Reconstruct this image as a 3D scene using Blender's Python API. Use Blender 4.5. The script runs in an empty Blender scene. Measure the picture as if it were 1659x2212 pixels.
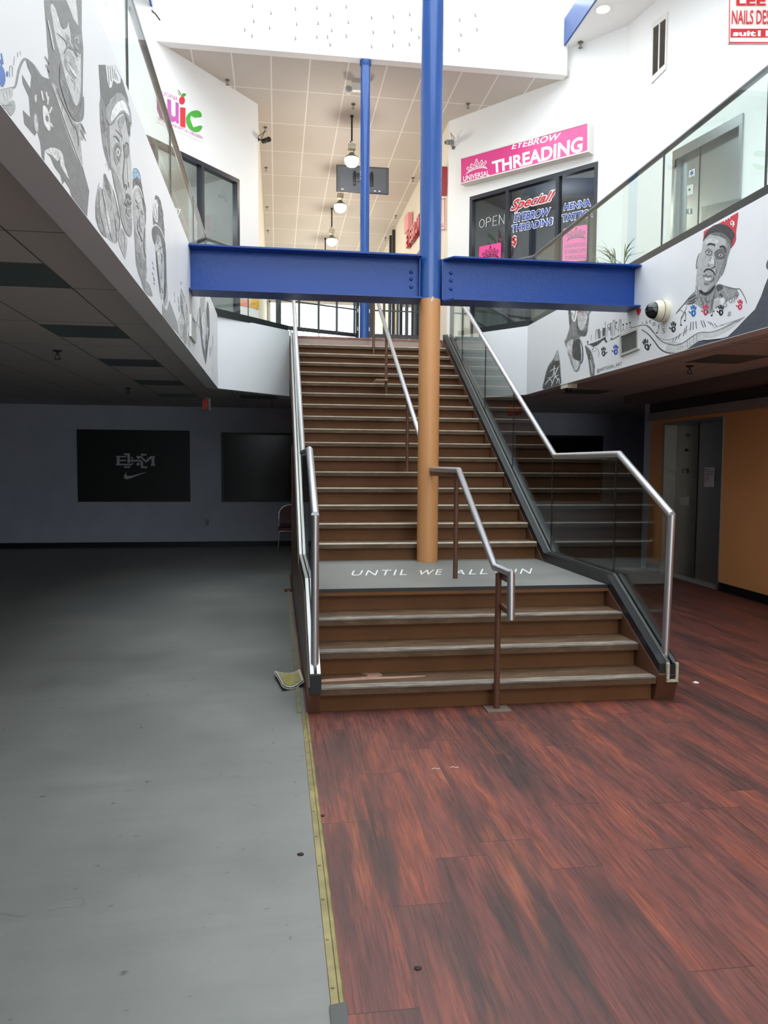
import bpy, bmesh, math, random
from mathutils import Vector, Matrix
from mathutils.geometry import tessellate_polygon
random.seed(7)
C = bpy.context.scene.collection
S = bpy.context.scene
# ---------------------------------------------------------------- camera
F, YAW, PITCH, ROLL, EYE = 1625.46, 0.1421, 0.0623, 0.0065, 1.655
_f = Vector((math.sin(YAW)*math.cos(PITCH), math.cos(YAW)*math.cos(PITCH), -math.sin(PITCH)))
_r = Vector((math.cos(YAW), -math.sin(YAW), 0)); _u = _r.cross(_f)
RX = math.cos(ROLL)*_r + math.sin(ROLL)*_u
UY = -math.sin(ROLL)*_r + math.cos(ROLL)*_u
cd = bpy.data.cameras.new('camera'); cam = bpy.data.objects.new('camera', cd); C.objects.link(cam)
m = Matrix.Identity(4)
for i in range(3):
    m[i][0] = RX[i]; m[i][1] = UY[i]; m[i][2] = -_f[i]
m[2][3] = EYE
cam.matrix_world = m
cd.sensor_fit = 'VERTICAL'; cd.sensor_height = 36; cd.lens = F/2212*36; cd.clip_start = .05
S.camera = cam
EYEV = Vector((0, 0, EYE))
# ---------------------------------------------------------------- light and exposure
w = bpy.data.worlds.new('world'); S.world = w; w.use_nodes = True
w.node_tree.nodes['Background'].inputs[0].default_value = (0.93, 0.97, 1.0, 1)
w.node_tree.nodes['Background'].inputs[1].default_value = 4.2
def area(name, loc, rot, sx, sy, power=None, color=(1, 1, 1), portal=False):
    l = bpy.data.lights.new(name, 'AREA'); l.shape = 'RECTANGLE'; l.size = sx; l.size_y = sy; l.color = color
    o = bpy.data.objects.new(name, l); C.objects.link(o); o.location = loc; o.rotation_euler = rot
    if portal: l.cycles.is_portal = True
    else: l.energy = power
    return o
area('skylight_portal', (1.42, 5.4, 9.08), (0, 0, 0), 6.4, 13.6, portal=True)
area('end_window_portal', (1.43, 25.9, 5.4), (math.radians(-90), 0, 0), 3.3, 3.4, portal=True)
area('fill_window_portal', (3.2, -4.9, 1.3), (math.radians(90), 0, 0), 5.4, 2.3, portal=True)  # portal of the unseen opening added as lower hall fill
area('front_glazing_portal', (1.43, -3.9, 6.0), (math.radians(90), 0, 0), 9, 3.6, portal=True)
S.view_settings.view_transform = 'Standard'; S.view_settings.look = 'None'
S.view_settings.gamma = 1; S.view_settings.exposure = 0.5
S.view_settings.use_curve_mapping = False
S.cycles.use_denoising = True; S.cycles.max_bounces = 10; S.cycles.diffuse_bounces = 6
S.cycles.transparent_max_bounces = 24; S.cycles.sample_clamp_indirect = 6; S.cycles.caustics_reflective = False; S.cycles.caustics_refractive = False

# ---------------------------------------------------------------- helpers
def lin(c):
    c = c/255.0
    return c/12.92 if c <= .04045 else ((c+.055)/1.055)**2.4
def col(r, g=None, b=None):
    if g is None: g = b = r
    return (lin(r), lin(g), lin(b), 1)
def ray(u, v): return RX*((u-829.5)/F) - UY*((v-1106)/F) + _f
class Plane:
    def __init__(s, p, n): s.p = Vector(p); s.n = Vector(n).normalized(); s.n = s.n if s.n.dot(EYEV-s.p) > 0 else -s.n
    def at(s, u, v, off=0):
        d = ray(u, v); t = (s.p-EYEV).dot(s.n)/d.dot(s.n)
        return EYEV + d*t + s.n*off
def vplane(a, b): return Plane((a[0], a[1], 0), (b[1]-a[1], a[0]-b[0], 0))
MATS = {}
def mat(name, c, rough=.6, metal=0, spec=.5, emit=0, bump=0, bscale=40, var=0, vscale=3):
    if name in MATS: return MATS[name]
    m = bpy.data.materials.new(name); m.use_nodes = True; MATS[name] = m
    nt = m.node_tree; b = nt.nodes['Principled BSDF']
    b.inputs['Base Color'].default_value = c; b.inputs['Roughness'].default_value = rough
    b.inputs['Metallic'].default_value = metal; b.inputs['Specular IOR Level'].default_value = spec
    if emit:
        b.inputs['Emission Color'].default_value = c; b.inputs['Emission Strength'].default_value = emit
    tc = nt.nodes.new('ShaderNodeTexCoord')
    if var:
        n = nt.nodes.new('ShaderNodeTexNoise'); n.inputs['Scale'].default_value = vscale; n.inputs['Detail'].default_value = 6
        nt.links.new(tc.outputs['Object'], n.inputs['Vector'])
        mr = nt.nodes.new('ShaderNodeMapRange'); mr.inputs['From Min'].default_value = .3; mr.inputs['From Max'].default_value = .7
        mr.inputs['To Min'].default_value = 1-var; mr.inputs['To Max'].default_value = 1+var
        nt.links.new(n.outputs['Fac'], mr.inputs['Value'])
        mx = nt.nodes.new('ShaderNodeVectorMath'); mx.operation = 'SCALE'; mx.inputs[0].default_value = c[:3]
        nt.links.new(mr.outputs[0], mx.inputs['Scale']); nt.links.new(mx.outputs[0], b.inputs['Base Color'])
    if bump:
        n = nt.nodes.new('ShaderNodeTexNoise'); n.inputs['Scale'].default_value = bscale; n.inputs['Detail'].default_value = 5
        nt.links.new(tc.outputs['Object'], n.inputs['Vector'])
        bp = nt.nodes.new('ShaderNodeBump'); bp.inputs['Strength'].default_value = bump; bp.inputs['Distance'].default_value = .01
        nt.links.new(n.outputs['Fac'], bp.inputs['Height']); nt.links.new(bp.outputs[0], b.inputs['Normal'])
    return m
class NT:
    """tiny node helper"""
    def __init__(s, name, rough=.5):
        s.m = bpy.data.materials.new(name); s.m.use_nodes = True; s.nt = s.m.node_tree; s.b = s.nt.nodes['Principled BSDF']
        s.b.inputs['Roughness'].default_value = rough; MATS[name] = s.m
    def n(s, t, **k):
        nd = s.nt.nodes.new('ShaderNode'+t)
        for a, v in k.items(): setattr(nd, a, v)
        return nd
    def l(s, a, b): s.nt.links.new(a, b)
    def math(s, op, a, b=None, clamp=False):
        nd = s.n('Math', operation=op); nd.use_clamp = clamp
        for i, x in enumerate((a, b)):
            if x is None: continue
            if isinstance(x, (int, float)): nd.inputs[i].default_value = x
            else: s.l(x, nd.inputs[i])
        return nd.outputs[0]
    def noise(s, vec, scale, detail=4, rough=.5):
        nd = s.n('TexNoise'); nd.inputs['Scale'].default_value = scale; nd.inputs['Detail'].default_value = detail; nd.inputs['Roughness'].default_value = rough
        s.l(vec, nd.inputs['Vector']); return nd.outputs['Fac']
    def scale(s, vec, v, loc=(0, 0, 0)):
        nd = s.n('Mapping'); nd.inputs['Scale'].default_value = v; nd.inputs['Location'].default_value = loc; s.l(vec, nd.inputs['Vector']); return nd.outputs[0]
    def ramp(s, fac, stops):
        nd = s.n('ValToRGB'); s.l(fac, nd.inputs[0]); e = nd.color_ramp.elements
        while len(e) < len(stops): e.new(.5)
        for i, (p, c) in enumerate(stops): e[i].position = p; e[i].color = c
        return nd.outputs[0]
    def mix(s, fac, a, b, blend='MIX'):
        nd = s.n('MixRGB', blend_type=blend)
        for i, x in enumerate((fac, a, b)):
            if isinstance(x, (int, float)): nd.inputs[i].default_value = x
            elif isinstance(x, tuple): nd.inputs[i].default_value = x
            else: s.l(x, nd.inputs[i])
        return nd.outputs[0]
    def bump(s, h, st=.2, d=.01):
        nd = s.n('Bump'); nd.inputs['Strength'].default_value = st; nd.inputs['Distance'].default_value = d
        s.l(h, nd.inputs['Height']); s.l(nd.outputs[0], s.b.inputs['Normal'])
def link(name, bm, m, parent=None, smooth=False):
    me = bpy.data.meshes.new(name)
    bmesh.ops.recalc_face_normals(bm, faces=bm.faces[:]); bm.to_mesh(me); bm.free()
    if smooth:
        for p in me.polygons: p.use_smooth = True
        try: me.set_sharp_from_angle(angle=math.radians(40))
        except Exception: pass
    for x in (m if isinstance(m, (list, tuple)) else [m]): me.materials.append(x)
    o = bpy.data.objects.new(name, me); C.objects.link(o)
    if parent is not None:
        o.parent = parent; o.matrix_parent_inverse = pinv(parent)
    return o
def pinv(p):
    mm = Matrix.Identity(4); q = p; ch = []
    while q is not None: ch.append(q); q = q.parent
    for q in reversed(ch):
        mm = mm @ q.matrix_parent_inverse @ (Matrix.Translation(q.location) @ q.rotation_euler.to_matrix().to_4x4())
    return mm.inverted()
def tag(o, label=None, cat=None, group=None, kind=None):
    if label: o['label'] = label
    if cat: o['category'] = cat
    if group: o['group'] = group
    if kind: o['kind'] = kind
    return o
def thing(name, label, cat, loc=(0, 0, 0), rz=0, group=None):
    o = bpy.data.objects.new(name, None); C.objects.link(o); o.location = loc; o.rotation_euler = (0, 0, rz)
    o.empty_display_size = .1
    return tag(o, label, cat, group)
def copy_tree(o, parent=None):
    c = o.copy(); C.objects.link(c)
    if parent: c.parent = parent
    for ch in list(o.children): copy_tree(ch, c)
    return c
def struct(name, bm, m, label=None, **k):
    o = link(name, bm, m, **k); o['kind'] = 'structure'
    if label: o['label'] = label
    return o
def box(bm, x0, x1, y0, y1, z0, z1, mi=0, bev=0):
    vs = [bm.verts.new((x, y, z)) for x in (x0, x1) for y in (y0, y1) for z in (z0, z1)]
    fs = [bm.faces.new([vs[i] for i in q]) for q in ((0, 1, 3, 2), (4, 6, 7, 5), (0, 4, 5, 1), (2, 3, 7, 6), (0, 2, 6, 4), (1, 5, 7, 3))]
    for f in fs: f.material_index = mi
    if bev:
        es = list({e for f in fs for e in f.edges})
        bmesh.ops.bevel(bm, geom=es, offset=bev, segments=2, affect='EDGES', profile=.5)
    return bm
def B(*a, **k): return box(bmesh.new(), *a, **k)
def prism(bm, pts, vec, mi=0):
    """extrude a planar polygon (3D points) by vec"""
    a = [bm.verts.new(p) for p in pts]; b = [bm.verts.new(Vector(p)+Vector(vec)) for p in pts]
    n = len(a); fs = [bm.faces.new(a), bm.faces.new(b[::-1])]
    for i in range(n): fs.append(bm.faces.new((a[i], b[i], b[(i+1) % n], a[(i+1) % n])))
    for f in fs: f.material_index = mi
    return bm
def tube(bm, path, r, seg=14, mi=0, closed_ends=True):
    """mitred round tube along a polyline"""
    P = [Vector(p) for p in path]; rings = []
    up = None
    for i, p in enumerate(P):
        d0 = (P[i]-P[i-1]).normalized() if i else None
        d1 = (P[i+1]-P[i]).normalized() if i < len(P)-1 else None
        t = (d0+d1).normalized() if d0 is not None and d1 is not None else (d0 or d1)
        ref = d0 if d0 is not None else d1
        if up is None:
            up = Vector((0, 0, 1)) if abs(ref.z) < .9 else Vector((1, 0, 0))
            up = (up-ref*up.dot(ref)).normalized()
        else: up = (up-ref*up.dot(ref)).normalized()
        sd = ref.cross(up).normalized(); rr = r[i] if isinstance(r, (list, tuple)) else r
        ring = []
        for k in range(seg):
            a = 2*math.pi*k/seg; q = up*math.cos(a)*rr + sd*math.sin(a)*rr
            if d0 is not None and d1 is not None:
                den = ref.dot(t)
                q = q - ref*(q.dot(t)/max(den, .2))
            ring.append(bm.verts.new(p+q))
        rings.append(ring)
    for i in range(len(rings)-1):
        for k in range(seg):
            f = bm.faces.new((rings[i][k], rings[i][(k+1) % seg], rings[i+1][(k+1) % seg], rings[i+1][k])); f.material_index = mi
    if closed_ends:
        bm.faces.new(rings[0][::-1]).material_index = mi; bm.faces.new(rings[-1]).material_index = mi
    return bm
def T(*a, **k): return tube(bmesh.new(), *a, **k)
def lathe(bm, c, prof, seg=24, axis='Z', mi=0):
    """prof: (radius, height) pairs around c"""
    c = Vector(c); rings = []
    for r, h in prof:
        ring = []
        for k in range(seg):
            a = 2*math.pi*k/seg; x, y = math.cos(a)*max(r, 1e-4), math.sin(a)*max(r, 1e-4)
            v = {'Z': (x, y, h), 'Y': (x, h, y), 'X': (h, x, y)}[axis]
            ring.append(bm.verts.new(c+Vector(v)))
        rings.append(ring)
    for i in range(len(rings)-1):
        for k in range(seg):
            bm.faces.new((rings[i][k], rings[i][(k+1) % seg], rings[i+1][(k+1) % seg], rings[i+1][k])).material_index = mi
    bm.faces.new(rings[0][::-1]).material_index = mi; bm.faces.new(rings[-1]).material_index = mi
    return bm
def Lz(*a, **k): return lathe(bmesh.new(), *a, **k)
def wallbox(bm, a, b, z0, z1, th=.12, side=1, mi=0):
    """vertical slab whose visible face runs a-b; thickness grows to 'side' of a->b"""
    a = Vector((a[0], a[1], 0)); b = Vector((b[0], b[1], 0)); d = (b-a).normalized(); n = Vector((d.y, -d.x, 0))*side*th
    q = [a, b, b+n, a+n]
    return prism(bm, [p+Vector((0, 0, z0)) for p in q], (0, 0, z1-z0), mi)
def lerp2(a, b, t): return (a[0]+(b[0]-a[0])*t, a[1]+(b[1]-a[1])*t)

# decals: flat painted / cut shapes lying on a plane -------------------------------------
class Quad:
    """unit square (x right, y up) laid on a plane between four photographed corners"""
    def __init__(s, pl, tl, tr, bl, br, off=.003):
        s.c = [pl.at(*tl, off), pl.at(*tr, off), pl.at(*bl, off), pl.at(*br, off)]; s.n = pl.n
    def __call__(s, x, y, off=0):
        a = s.c[2].lerp(s.c[3], x); b = s.c[0].lerp(s.c[1], x)
        return a.lerp(b, y)+s.n*off
def text_polys(body, bold=0, shear=0, space=1.0):
    cu = bpy.data.curves.new('t', 'FONT'); cu.body = body; cu.offset = bold; cu.shear = shear; cu.space_character = space; cu.resolution_u = 3
    cu.fill_mode = 'FRONT' if hasattr(cu, 'fill_mode') else cu.fill_mode
    o = bpy.data.objects.new('t', cu); me = bpy.data.meshes.new_from_object(o)
    bpy.data.objects.remove(o); vs = [(v.co.x, v.co.y) for v in me.vertices]; fs = [tuple(p.vertices) for p in me.polygons]
    bpy.data.meshes.remove(me); bpy.data.curves.remove(cu)
    x0 = min(v[0] for v in vs); x1 = max(v[0] for v in vs); y0 = min(v[1] for v in vs); y1 = max(v[1] for v in vs)
    return [((x-x0)/(x1-x0), (y-y0)/(y1-y0)) for x, y in vs], fs
def text_on(bm, q, body, mi=0, off=0, rect=(0, 0, 1, 1), depth=0, grow=0, **k):
    vs, fs = text_polys(body, **k)
    x0, y0, x1, y1 = rect
    vv = [bm.verts.new(q(x0+(x1-x0)*x, y0+(y1-y0)*y, off+depth)) for x, y in vs]
    for f in fs:
        try: bm.faces.new([vv[i] for i in f]).material_index = mi
        except ValueError: pass
    if depth:
        ff = [f for f in bm.faces if all(v in vv for v in f.verts)] if len(vv) < 400 else []
        bd = {}
        for f in fs:
            for a, b in zip(f, f[1:]+f[:1]):
                bd[(a, b)] = 1
        bk = [bm.verts.new(q(x0+(x1-x0)*x, y0+(y1-y0)*y, off)) for x, y in vs]
        for a, b in bd:
            if (b, a) not in bd:
                bm.faces.new((vv[a], bk[a], bk[b], vv[b])).material_index = mi+1
    return bm
def smoothpts(pts, n=3, closed=True):
    out = []; N = len(pts)
    rng = range(N if closed else N-1)
    for i in rng:
        if closed: p0, p1, p2, p3 = pts[i-1], pts[i], pts[(i+1) % N], pts[(i+2) % N]
        else: p0, p1, p2, p3 = pts[max(i-1, 0)], pts[i], pts[i+1], pts[min(i+2, N-1)]
        for k in range(n):
            t = k/n; t2 = t*t; t3 = t2*t
            out.append(tuple(.5*((2*p1[j])+(-p0[j]+p2[j])*t+(2*p0[j]-5*p1[j]+4*p2[j]-p3[j])*t2+(-p0[j]+3*p1[j]-3*p2[j]+p3[j])*t3) for j in (0, 1)))
    if not closed: out.append(pts[-1])
    return out
def ribbon(pts, w):
    if len(pts) > 2: pts = smoothpts(pts, 4, False)
    L, R_ = [], []
    n = len(pts)
    for i in range(n):
        a = pts[max(i-1, 0)]; b = pts[min(i+1, n-1)]; dx, dy = b[0]-a[0], b[1]-a[1]; d = math.hypot(dx, dy) or 1
        ww = w/2*(.55+.45*math.sin(math.pi*min(max((i+.6)/(n+.2), 0), 1)))
        L.append((pts[i][0]-dy/d*ww, pts[i][1]+dx/d*ww)); R_.append((pts[i][0]+dy/d*ww, pts[i][1]-dx/d*ww))
    return L, R_
class Paint:
    """layers of flat paint on a wall: coloured polygons and brush strokes"""
    def __init__(s, tofn): s.f = tofn; s.bm = bmesh.new(); s.cl = s.bm.loops.layers.color.new('paint'); s.k = 0
    def face(s, vs, c):
        try: f = s.bm.faces.new(vs)
        except ValueError: return
        for l in f.loops: l[s.cl] = (c[0]/255, c[1]/255, c[2]/255, 1)
    def poly(s, c, pts, sm=True):
        s.k += 1
        if sm: pts = smoothpts(pts, 3)
        co = [s.f(x, y, .00006*s.k) for x, y in pts]
        vs = [s.bm.verts.new(p) for p in co]
        for t in tessellate_polygon([[Vector((x, y, 0)) for x, y in pts]]): s.face([vs[i] for i in t], c)
        if s.brush and sm: s.hatch(c, pts)
    brush = False
    def hatch(s, c, pts):
        xs = [p[0] for p in pts]; ys = [p[1] for p in pts]; x0, x1, y0, y1 = min(xs), max(xs), min(ys), max(ys)
        W_, H_ = x1-x0, y1-y0
        if W_*H_ < 2500: return
        def inside(x, y):
            c_ = False; j = len(pts)-1
            for i in range(len(pts)):
                if (pts[i][1] > y) != (pts[j][1] > y) and x < (pts[j][0]-pts[i][0])*(y-pts[i][1])/(pts[j][1]-pts[i][1])+pts[i][0]: c_ = not c_
                j = i
            return c_
        rnd = random.Random(int(W_*7+H_*3)); n = min(46, int(8+W_*H_/1400)); L = max(18, min(H_*.16, 90)); got = 0
        for _ in range(n*4):
            if got >= n: break
            x, y = rnd.uniform(x0, x1), rnd.uniform(y0, y1); a = rnd.gauss(1.45, .35); l_ = L*rnd.uniform(.5, 1.3)
            q = [(x, y), (x+math.cos(a)*l_*.5+rnd.uniform(-3, 3), y+math.sin(a)*l_*.5), (x+math.cos(a)*l_, y+math.sin(a)*l_)]
            if not all(inside(*p) for p in q): continue
            got += 1; e = rnd.choice((-1, 1))*rnd.uniform(7, 24)
            s.stroke(tuple(max(0, min(255, v+e)) for v in c), rnd.uniform(5, 16), q)
    def stroke(s, c, wd, pts):
        s.k += .12
        L, R_ = ribbon(pts, wd)
        a = [s.bm.verts.new(s.f(*p, .00006*s.k)) for p in L]; b = [s.bm.verts.new(s.f(*p, .00006*s.k)) for p in R_]
        for i in range(len(a)-1): s.face((a[i], a[i+1], b[i+1], b[i]), c)
    def dot(s, c, x, y, r, ry=None):
        ry = ry or r; s.poly(c, [(x+r*math.cos(a*math.pi/4), y+ry*math.sin(a*math.pi/4)) for a in range(8)])
    def run(s, txt):
        """lines: p|s|d|q colour [width] x,y ..."""
        for ln in txt.strip().splitlines():
            t = ln.split()
            if not t: continue
            c = t[1]; c = tuple(int(v) for v in c.split(',')) if ',' in c else (int(c),)*3
            if t[0] in 'pq': s.poly(c, [tuple(map(float, a.split(','))) for a in t[2:]], t[0] == 'p')
            elif t[0] == 's': s.stroke(c, float(t[2]), [tuple(map(float, a.split(','))) for a in t[3:]])
            elif t[0] == 'd': s.dot(c, *[float(a) for a in t[2].split(',')])
        return s
    def done(s, name, m, parent=None):
        return link(name, s.bm, m, parent)
# ---------------------------------------------------------------- materials
WHITE = mat('white_paint', col(240, 240, 239), .55, bump=.05, bscale=120)
FASCIA = mat('fascia_paint', col(230, 230, 233), .5, var=.03, vscale=1.2)
BLUE = mat('blue_gloss_paint', col(26, 64, 138), .34, spec=.3, bump=.22, bscale=35)
BLUE2 = mat('blue_smooth_paint', col(32, 76, 144), .22)
TAN = mat('tan_paint', col(196, 138, 88), .45, bump=.05, bscale=30)
STEEL = mat('brushed_steel', col(196, 196, 200), .42, metal=1, bump=.04, bscale=200)
CHROME = mat('chrome', col(215, 215, 215), .12, metal=1)
ALU = mat('pale_aluminium', col(206, 206, 202), .42, metal=.5)
BLACKM = mat('black_metal', col(26, 28, 30), .4)
BRONZE = mat('dark_bronze_frame', col(40, 42, 52), .35)
BLACKW = mat('black_baseboard', col(14, 15, 17), .45)
BROWN = mat('brown_stair_paint', col(110, 72, 44), .6, spec=.22, var=.12, vscale=2.5, bump=.1)
BROWN2 = mat('brown_post_paint', col(92, 60, 44), .4, var=.06)
ROOMW = mat('blue_grey_wall', col(190, 195, 214), .6, var=.05)
ORANGE = mat('orange_brown_wall', col(232, 162, 104), .55, bump=.06, bscale=60)
DARKP = mat('black_poster', col(16, 18, 22), .45)
GREYC = mat('grey_plastic', col(120, 122, 124), .5)
WPL = mat('white_plastic', col(225, 224, 216), .4)
CREAM = mat('cream_plastic', col(208, 200, 178), .4)
DARKI = mat('shop_interior', col(150, 148, 146), .8)
PINK = mat('pink_vinyl', col(222, 72, 140), .22)
PINKF = mat('hot_pink_board', col(236, 70, 150), .4)
WV = mat('white_vinyl', col(240, 240, 240), .35)
REDV = mat('red_vinyl', col(196, 40, 52), .35)
BLUEV = mat('blue_vinyl', col(38, 66, 156), .35)
BLKV = mat('black_vinyl', col(24, 20, 26), .4)
GREYV = mat('grey_vinyl', col(112, 116, 118), .5)
def paintmat():
    k = NT('mural_paint', .6); a = k.n('Attribute', attribute_name='paint'); tc = k.n('TexCoord').outputs['Object']
    nz = k.noise(k.scale(tc, (6, 6, 26)), 3, 6, .65)
    f = k.math('MULTIPLY', k.math('SUBTRACT', nz, .5), .9)
    f = k.math('ADD', 1, f)
    v = k.n('VectorMath', operation='SCALE'); k.l(a.outputs['Color'], v.inputs[0]); k.l(f, v.inputs['Scale'])
    k.l(v.outputs[0], k.b.inputs['Base Color']); return k.m
MURAL = paintmat()
def glassmat(name, tint, refl=1.0, ior=1.5, k=1.0):
    m = bpy.data.materials.new(name); m.use_nodes = True; nt = m.node_tree; nt.nodes.clear()
    o = nt.nodes.new('ShaderNodeOutputMaterial'); mx = nt.nodes.new('ShaderNodeMixShader')
    t = nt.nodes.new('ShaderNodeBsdfTransparent'); t.inputs[0].default_value = tint
    g = nt.nodes.new('ShaderNodeBsdfGlossy'); g.inputs['Roughness'].default_value = .0; g.inputs[0].default_value = (refl, refl, refl, 1)
    lw = nt.nodes.new('ShaderNodeLayerWeight'); lw.inputs[0].default_value = .5
    pw = nt.nodes.new('ShaderNodeMath'); pw.operation = 'POWER'; pw.inputs[1].default_value = 5
    sc_ = nt.nodes.new('ShaderNodeMath'); sc_.operation = 'MULTIPLY_ADD'; f0 = ((ior-1)/(ior+1))**2; sc_.inputs[1].default_value = (1-f0)*k; sc_.inputs[2].default_value = f0
    nt.links.new(lw.outputs['Facing'], pw.inputs[0]); nt.links.new(pw.outputs[0], sc_.inputs[0])
    nt.links.new(sc_.outputs[0], mx.inputs[0]); nt.links.new(t.outputs[0], mx.inputs[1]); nt.links.new(g.outputs[0], mx.inputs[2]); nt.links.new(mx.outputs[0], o.inputs[0])
    MATS[name] = m; return m
GLASS = glassmat('clear_greenish_glass', (.925, .96, .95, 1), k=.32)
GLASSD = glassmat('tinted_stair_glass', (.72, .76, .75, 1), ior=1.5)
SHOPG = glassmat('shop_window_glass', (.62, .66, .68, 1), ior=1.62)
def concrete():
    k = NT('painted_concrete', .42); tc = k.n('TexCoord').outputs['Object']
    big = k.noise(tc, .7, 6, .6); st = k.noise(k.scale(tc, (.5, 5, 1)), 1.6, 5, .6); fine = k.noise(tc, 60, 4, .7)
    c = k.ramp(big, [(.3, col(112, 113, 110)), (.5, col(126, 127, 124)), (.7, col(138, 138, 134))])
    c = k.mix(k.math('MULTIPLY', k.math('SUBTRACT', st, .48, True), 1.6, True), c, col(112, 114, 113))
    sp = k.noise(k.scale(tc, (1, 1, 1)), 17, 2, .4)
    c = k.mix(k.math('MULTIPLY', k.math('SUBTRACT', sp, .71, True), 9, True), c, col(58, 58, 56))
    c = k.mix(k.math('MULTIPLY', fine, .14), c, col(90, 90, 88))
    wv = k.n('TexVoronoi', feature='DISTANCE_TO_EDGE'); wv.inputs['Scale'].default_value = .45
    dist = k.n('VectorMath', operation='ADD'); k.l(tc, dist.inputs[0]); nn = k.n('TexNoise'); nn.inputs['Scale'].default_value = 2.5; k.l(tc, nn.inputs['Vector']); k.l(nn.outputs['Color'], dist.inputs[1]); k.l(dist.outputs[0], wv.inputs['Vector'])
    ed = k.math('LESS_THAN', wv.outputs['Distance'], .0016)
    gate = k.math('GREATER_THAN', k.noise(tc, .9, 2), .56)
    c = k.mix(k.math('MULTIPLY', k.math('MULTIPLY', ed, gate), .5), c, col(96, 96, 94))
    k.l(c, k.b.inputs['Base Color'])
    k.l(k.math('ADD', k.math('MULTIPLY', big, .3), .30), k.b.inputs['Roughness'])
    k.bump(fine, .12, .004); return k.m
CONC = concrete()
def wood():
    k = NT('red_brown_wood_planks', .4); tc = k.n('TexCoord').outputs['Object']
    sx = k.n('SeparateXYZ'); k.l(tc, sx.inputs[0]); X, Y = sx.outputs[0], sx.outputs[1]
    PW, PL = .228, 1.22
    xi = k.math('DIVIDE', k.math('SUBTRACT', X, .2), PW); row = k.math('FLOOR', xi); fx = k.math('FRACT', xi)
    wn = k.n('TexWhiteNoise', noise_dimensions='1D'); k.l(row, wn.inputs['W'])
    yi = k.math('ADD', k.math('DIVIDE', k.math('SUBTRACT', Y, 2.87), PL), k.math('MULTIPLY', wn.outputs['Value'], 1.0)); cell = k.math('FLOOR', yi); fy = k.math('FRACT', yi)
    cb = k.n('CombineXYZ'); k.l(row, cb.inputs[0]); k.l(cell, cb.inputs[1]); w2 = k.n('TexWhiteNoise', noise_dimensions='2D'); k.l(cb.outputs[0], w2.inputs['Vector'])
    off = k.n('VectorMath', operation='SCALE'); k.l(w2.outputs['Color'], off.inputs[0]); off.inputs['Scale'].default_value = 9
    pv = k.n('VectorMath', operation='ADD'); k.l(tc, pv.inputs[0]); k.l(off.outputs[0], pv.inputs[1]); pv = pv.outputs[0]
    wob = k.n('VectorMath', operation='ADD'); nz = k.n('TexNoise'); nz.inputs['Scale'].default_value = 3.0; k.l(pv, nz.inputs['Vector']); nzs = k.n('VectorMath', operation='SCALE'); k.l(nz.outputs['Color'], nzs.inputs[0]); nzs.inputs['Scale'].default_value = .12; k.l(pv, wob.inputs[0]); k.l(nzs.outputs[0], wob.inputs[1]); pv2 = wob.outputs[0]
    streak = k.noise(k.scale(pv2, (7.5, .8, 1)), .9, 5, .6); patch = k.noise(k.scale(pv2, (3.6, .9, 1)), 1.1, 3, .5)
    grain = k.noise(k.scale(pv, (90, 4, 1)), 1.0, 5, .7)
    c = k.ramp(streak, [(.28, col(66, 56, 60)), (.42, col(104, 70, 68)), (.53, col(128, 80, 74)), (.65, col(158, 92, 72)), (.78, col(190, 122, 92))])
    c = k.mix(k.math('MULTIPLY', k.math('SUBTRACT', patch, .53, True), 5, True), c, col(78, 62, 62))
    pc = k.ramp(w2.outputs['Value'], [(0, col(104, 66, 60)), (.5, col(128, 84, 72)), (1, col(108, 60, 46))])
    c = k.mix(.22, c, pc)
    dk = k.noise(k.scale(tc, (4.2, .55, 1), (3, 1, 0)), 1.0, 4, .55); c = k.mix(k.math('MULTIPLY', k.math('SUBTRACT', dk, .53, True), 8, True), c, col(74, 60, 58)); lt = k.noise(k.scale(tc, (8, .8, 1), (9, 4, 0)), 1.0, 5, .6); c = k.mix(k.math('MULTIPLY', k.math('SUBTRACT', lt, .56, True), 4.5, True), c, col(168, 104, 76))
    g = k.ramp(grain, [(.36, col(120, 120, 120)), (.58, col(255, 255, 255))]); c = k.mix(.62, c, g, 'MULTIPLY'); c = k.mix(.12, c, col(104, 94, 92))
    seam = k.math('MAXIMUM', k.math('MULTIPLY', k.math('LESS_THAN', fx, .010), .4), k.math('LESS_THAN', fy, .0028))
    c = k.mix(k.math('MULTIPLY', seam, .75), c, col(42, 28, 26))
    c = k.mix(1.0, c, (.95, .77, .76, 1), 'MULTIPLY'); k.l(c, k.b.inputs['Base Color']); k.l(k.math('ADD', k.math('MULTIPLY', grain, .28), .30), k.b.inputs['Roughness'])
    k.b.inputs['Specular IOR Level'].default_value = .35
    k.bump(k.math('SUBTRACT', grain, k.math('MULTIPLY', seam, .8)), .25, .003); return k.m
WOOD = wood()
def tilemat(name, base, line, tx, ty, ox, oy, lw=.012, speck=.15, lw2=None):
    k = NT(name, .75); tc = k.n('TexCoord').outputs['Object']; sx = k.n('SeparateXYZ'); k.l(tc, sx.inputs[0])
    def ln(s, t, o, w_):
        f = k.math('FRACT', k.math('ADD', k.math('DIVIDE', k.math('SUBTRACT', s, o), t), 100)); d = k.math('ABSOLUTE', k.math('SUBTRACT', f, .5))
        return k.math('GREATER_THAN', d, .5-w_/t/2)
    L = k.math('MAXIMUM', ln(sx.outputs[0], tx, ox, lw), ln(sx.outputs[1], ty, oy, lw2 or lw))
    sp = k.noise(tc, 130, 3, .7); c = k.mix(k.math('MULTIPLY', sp, speck), base, tuple(x*.5 for x in base[:3])+(1,))
    c = k.mix(L, c, line); k.l(c, k.b.inputs['Base Color']); k.bump(k.math('SUBTRACT', sp, k.math('MULTIPLY', L, 2)), .12, .004); return k.m
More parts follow.
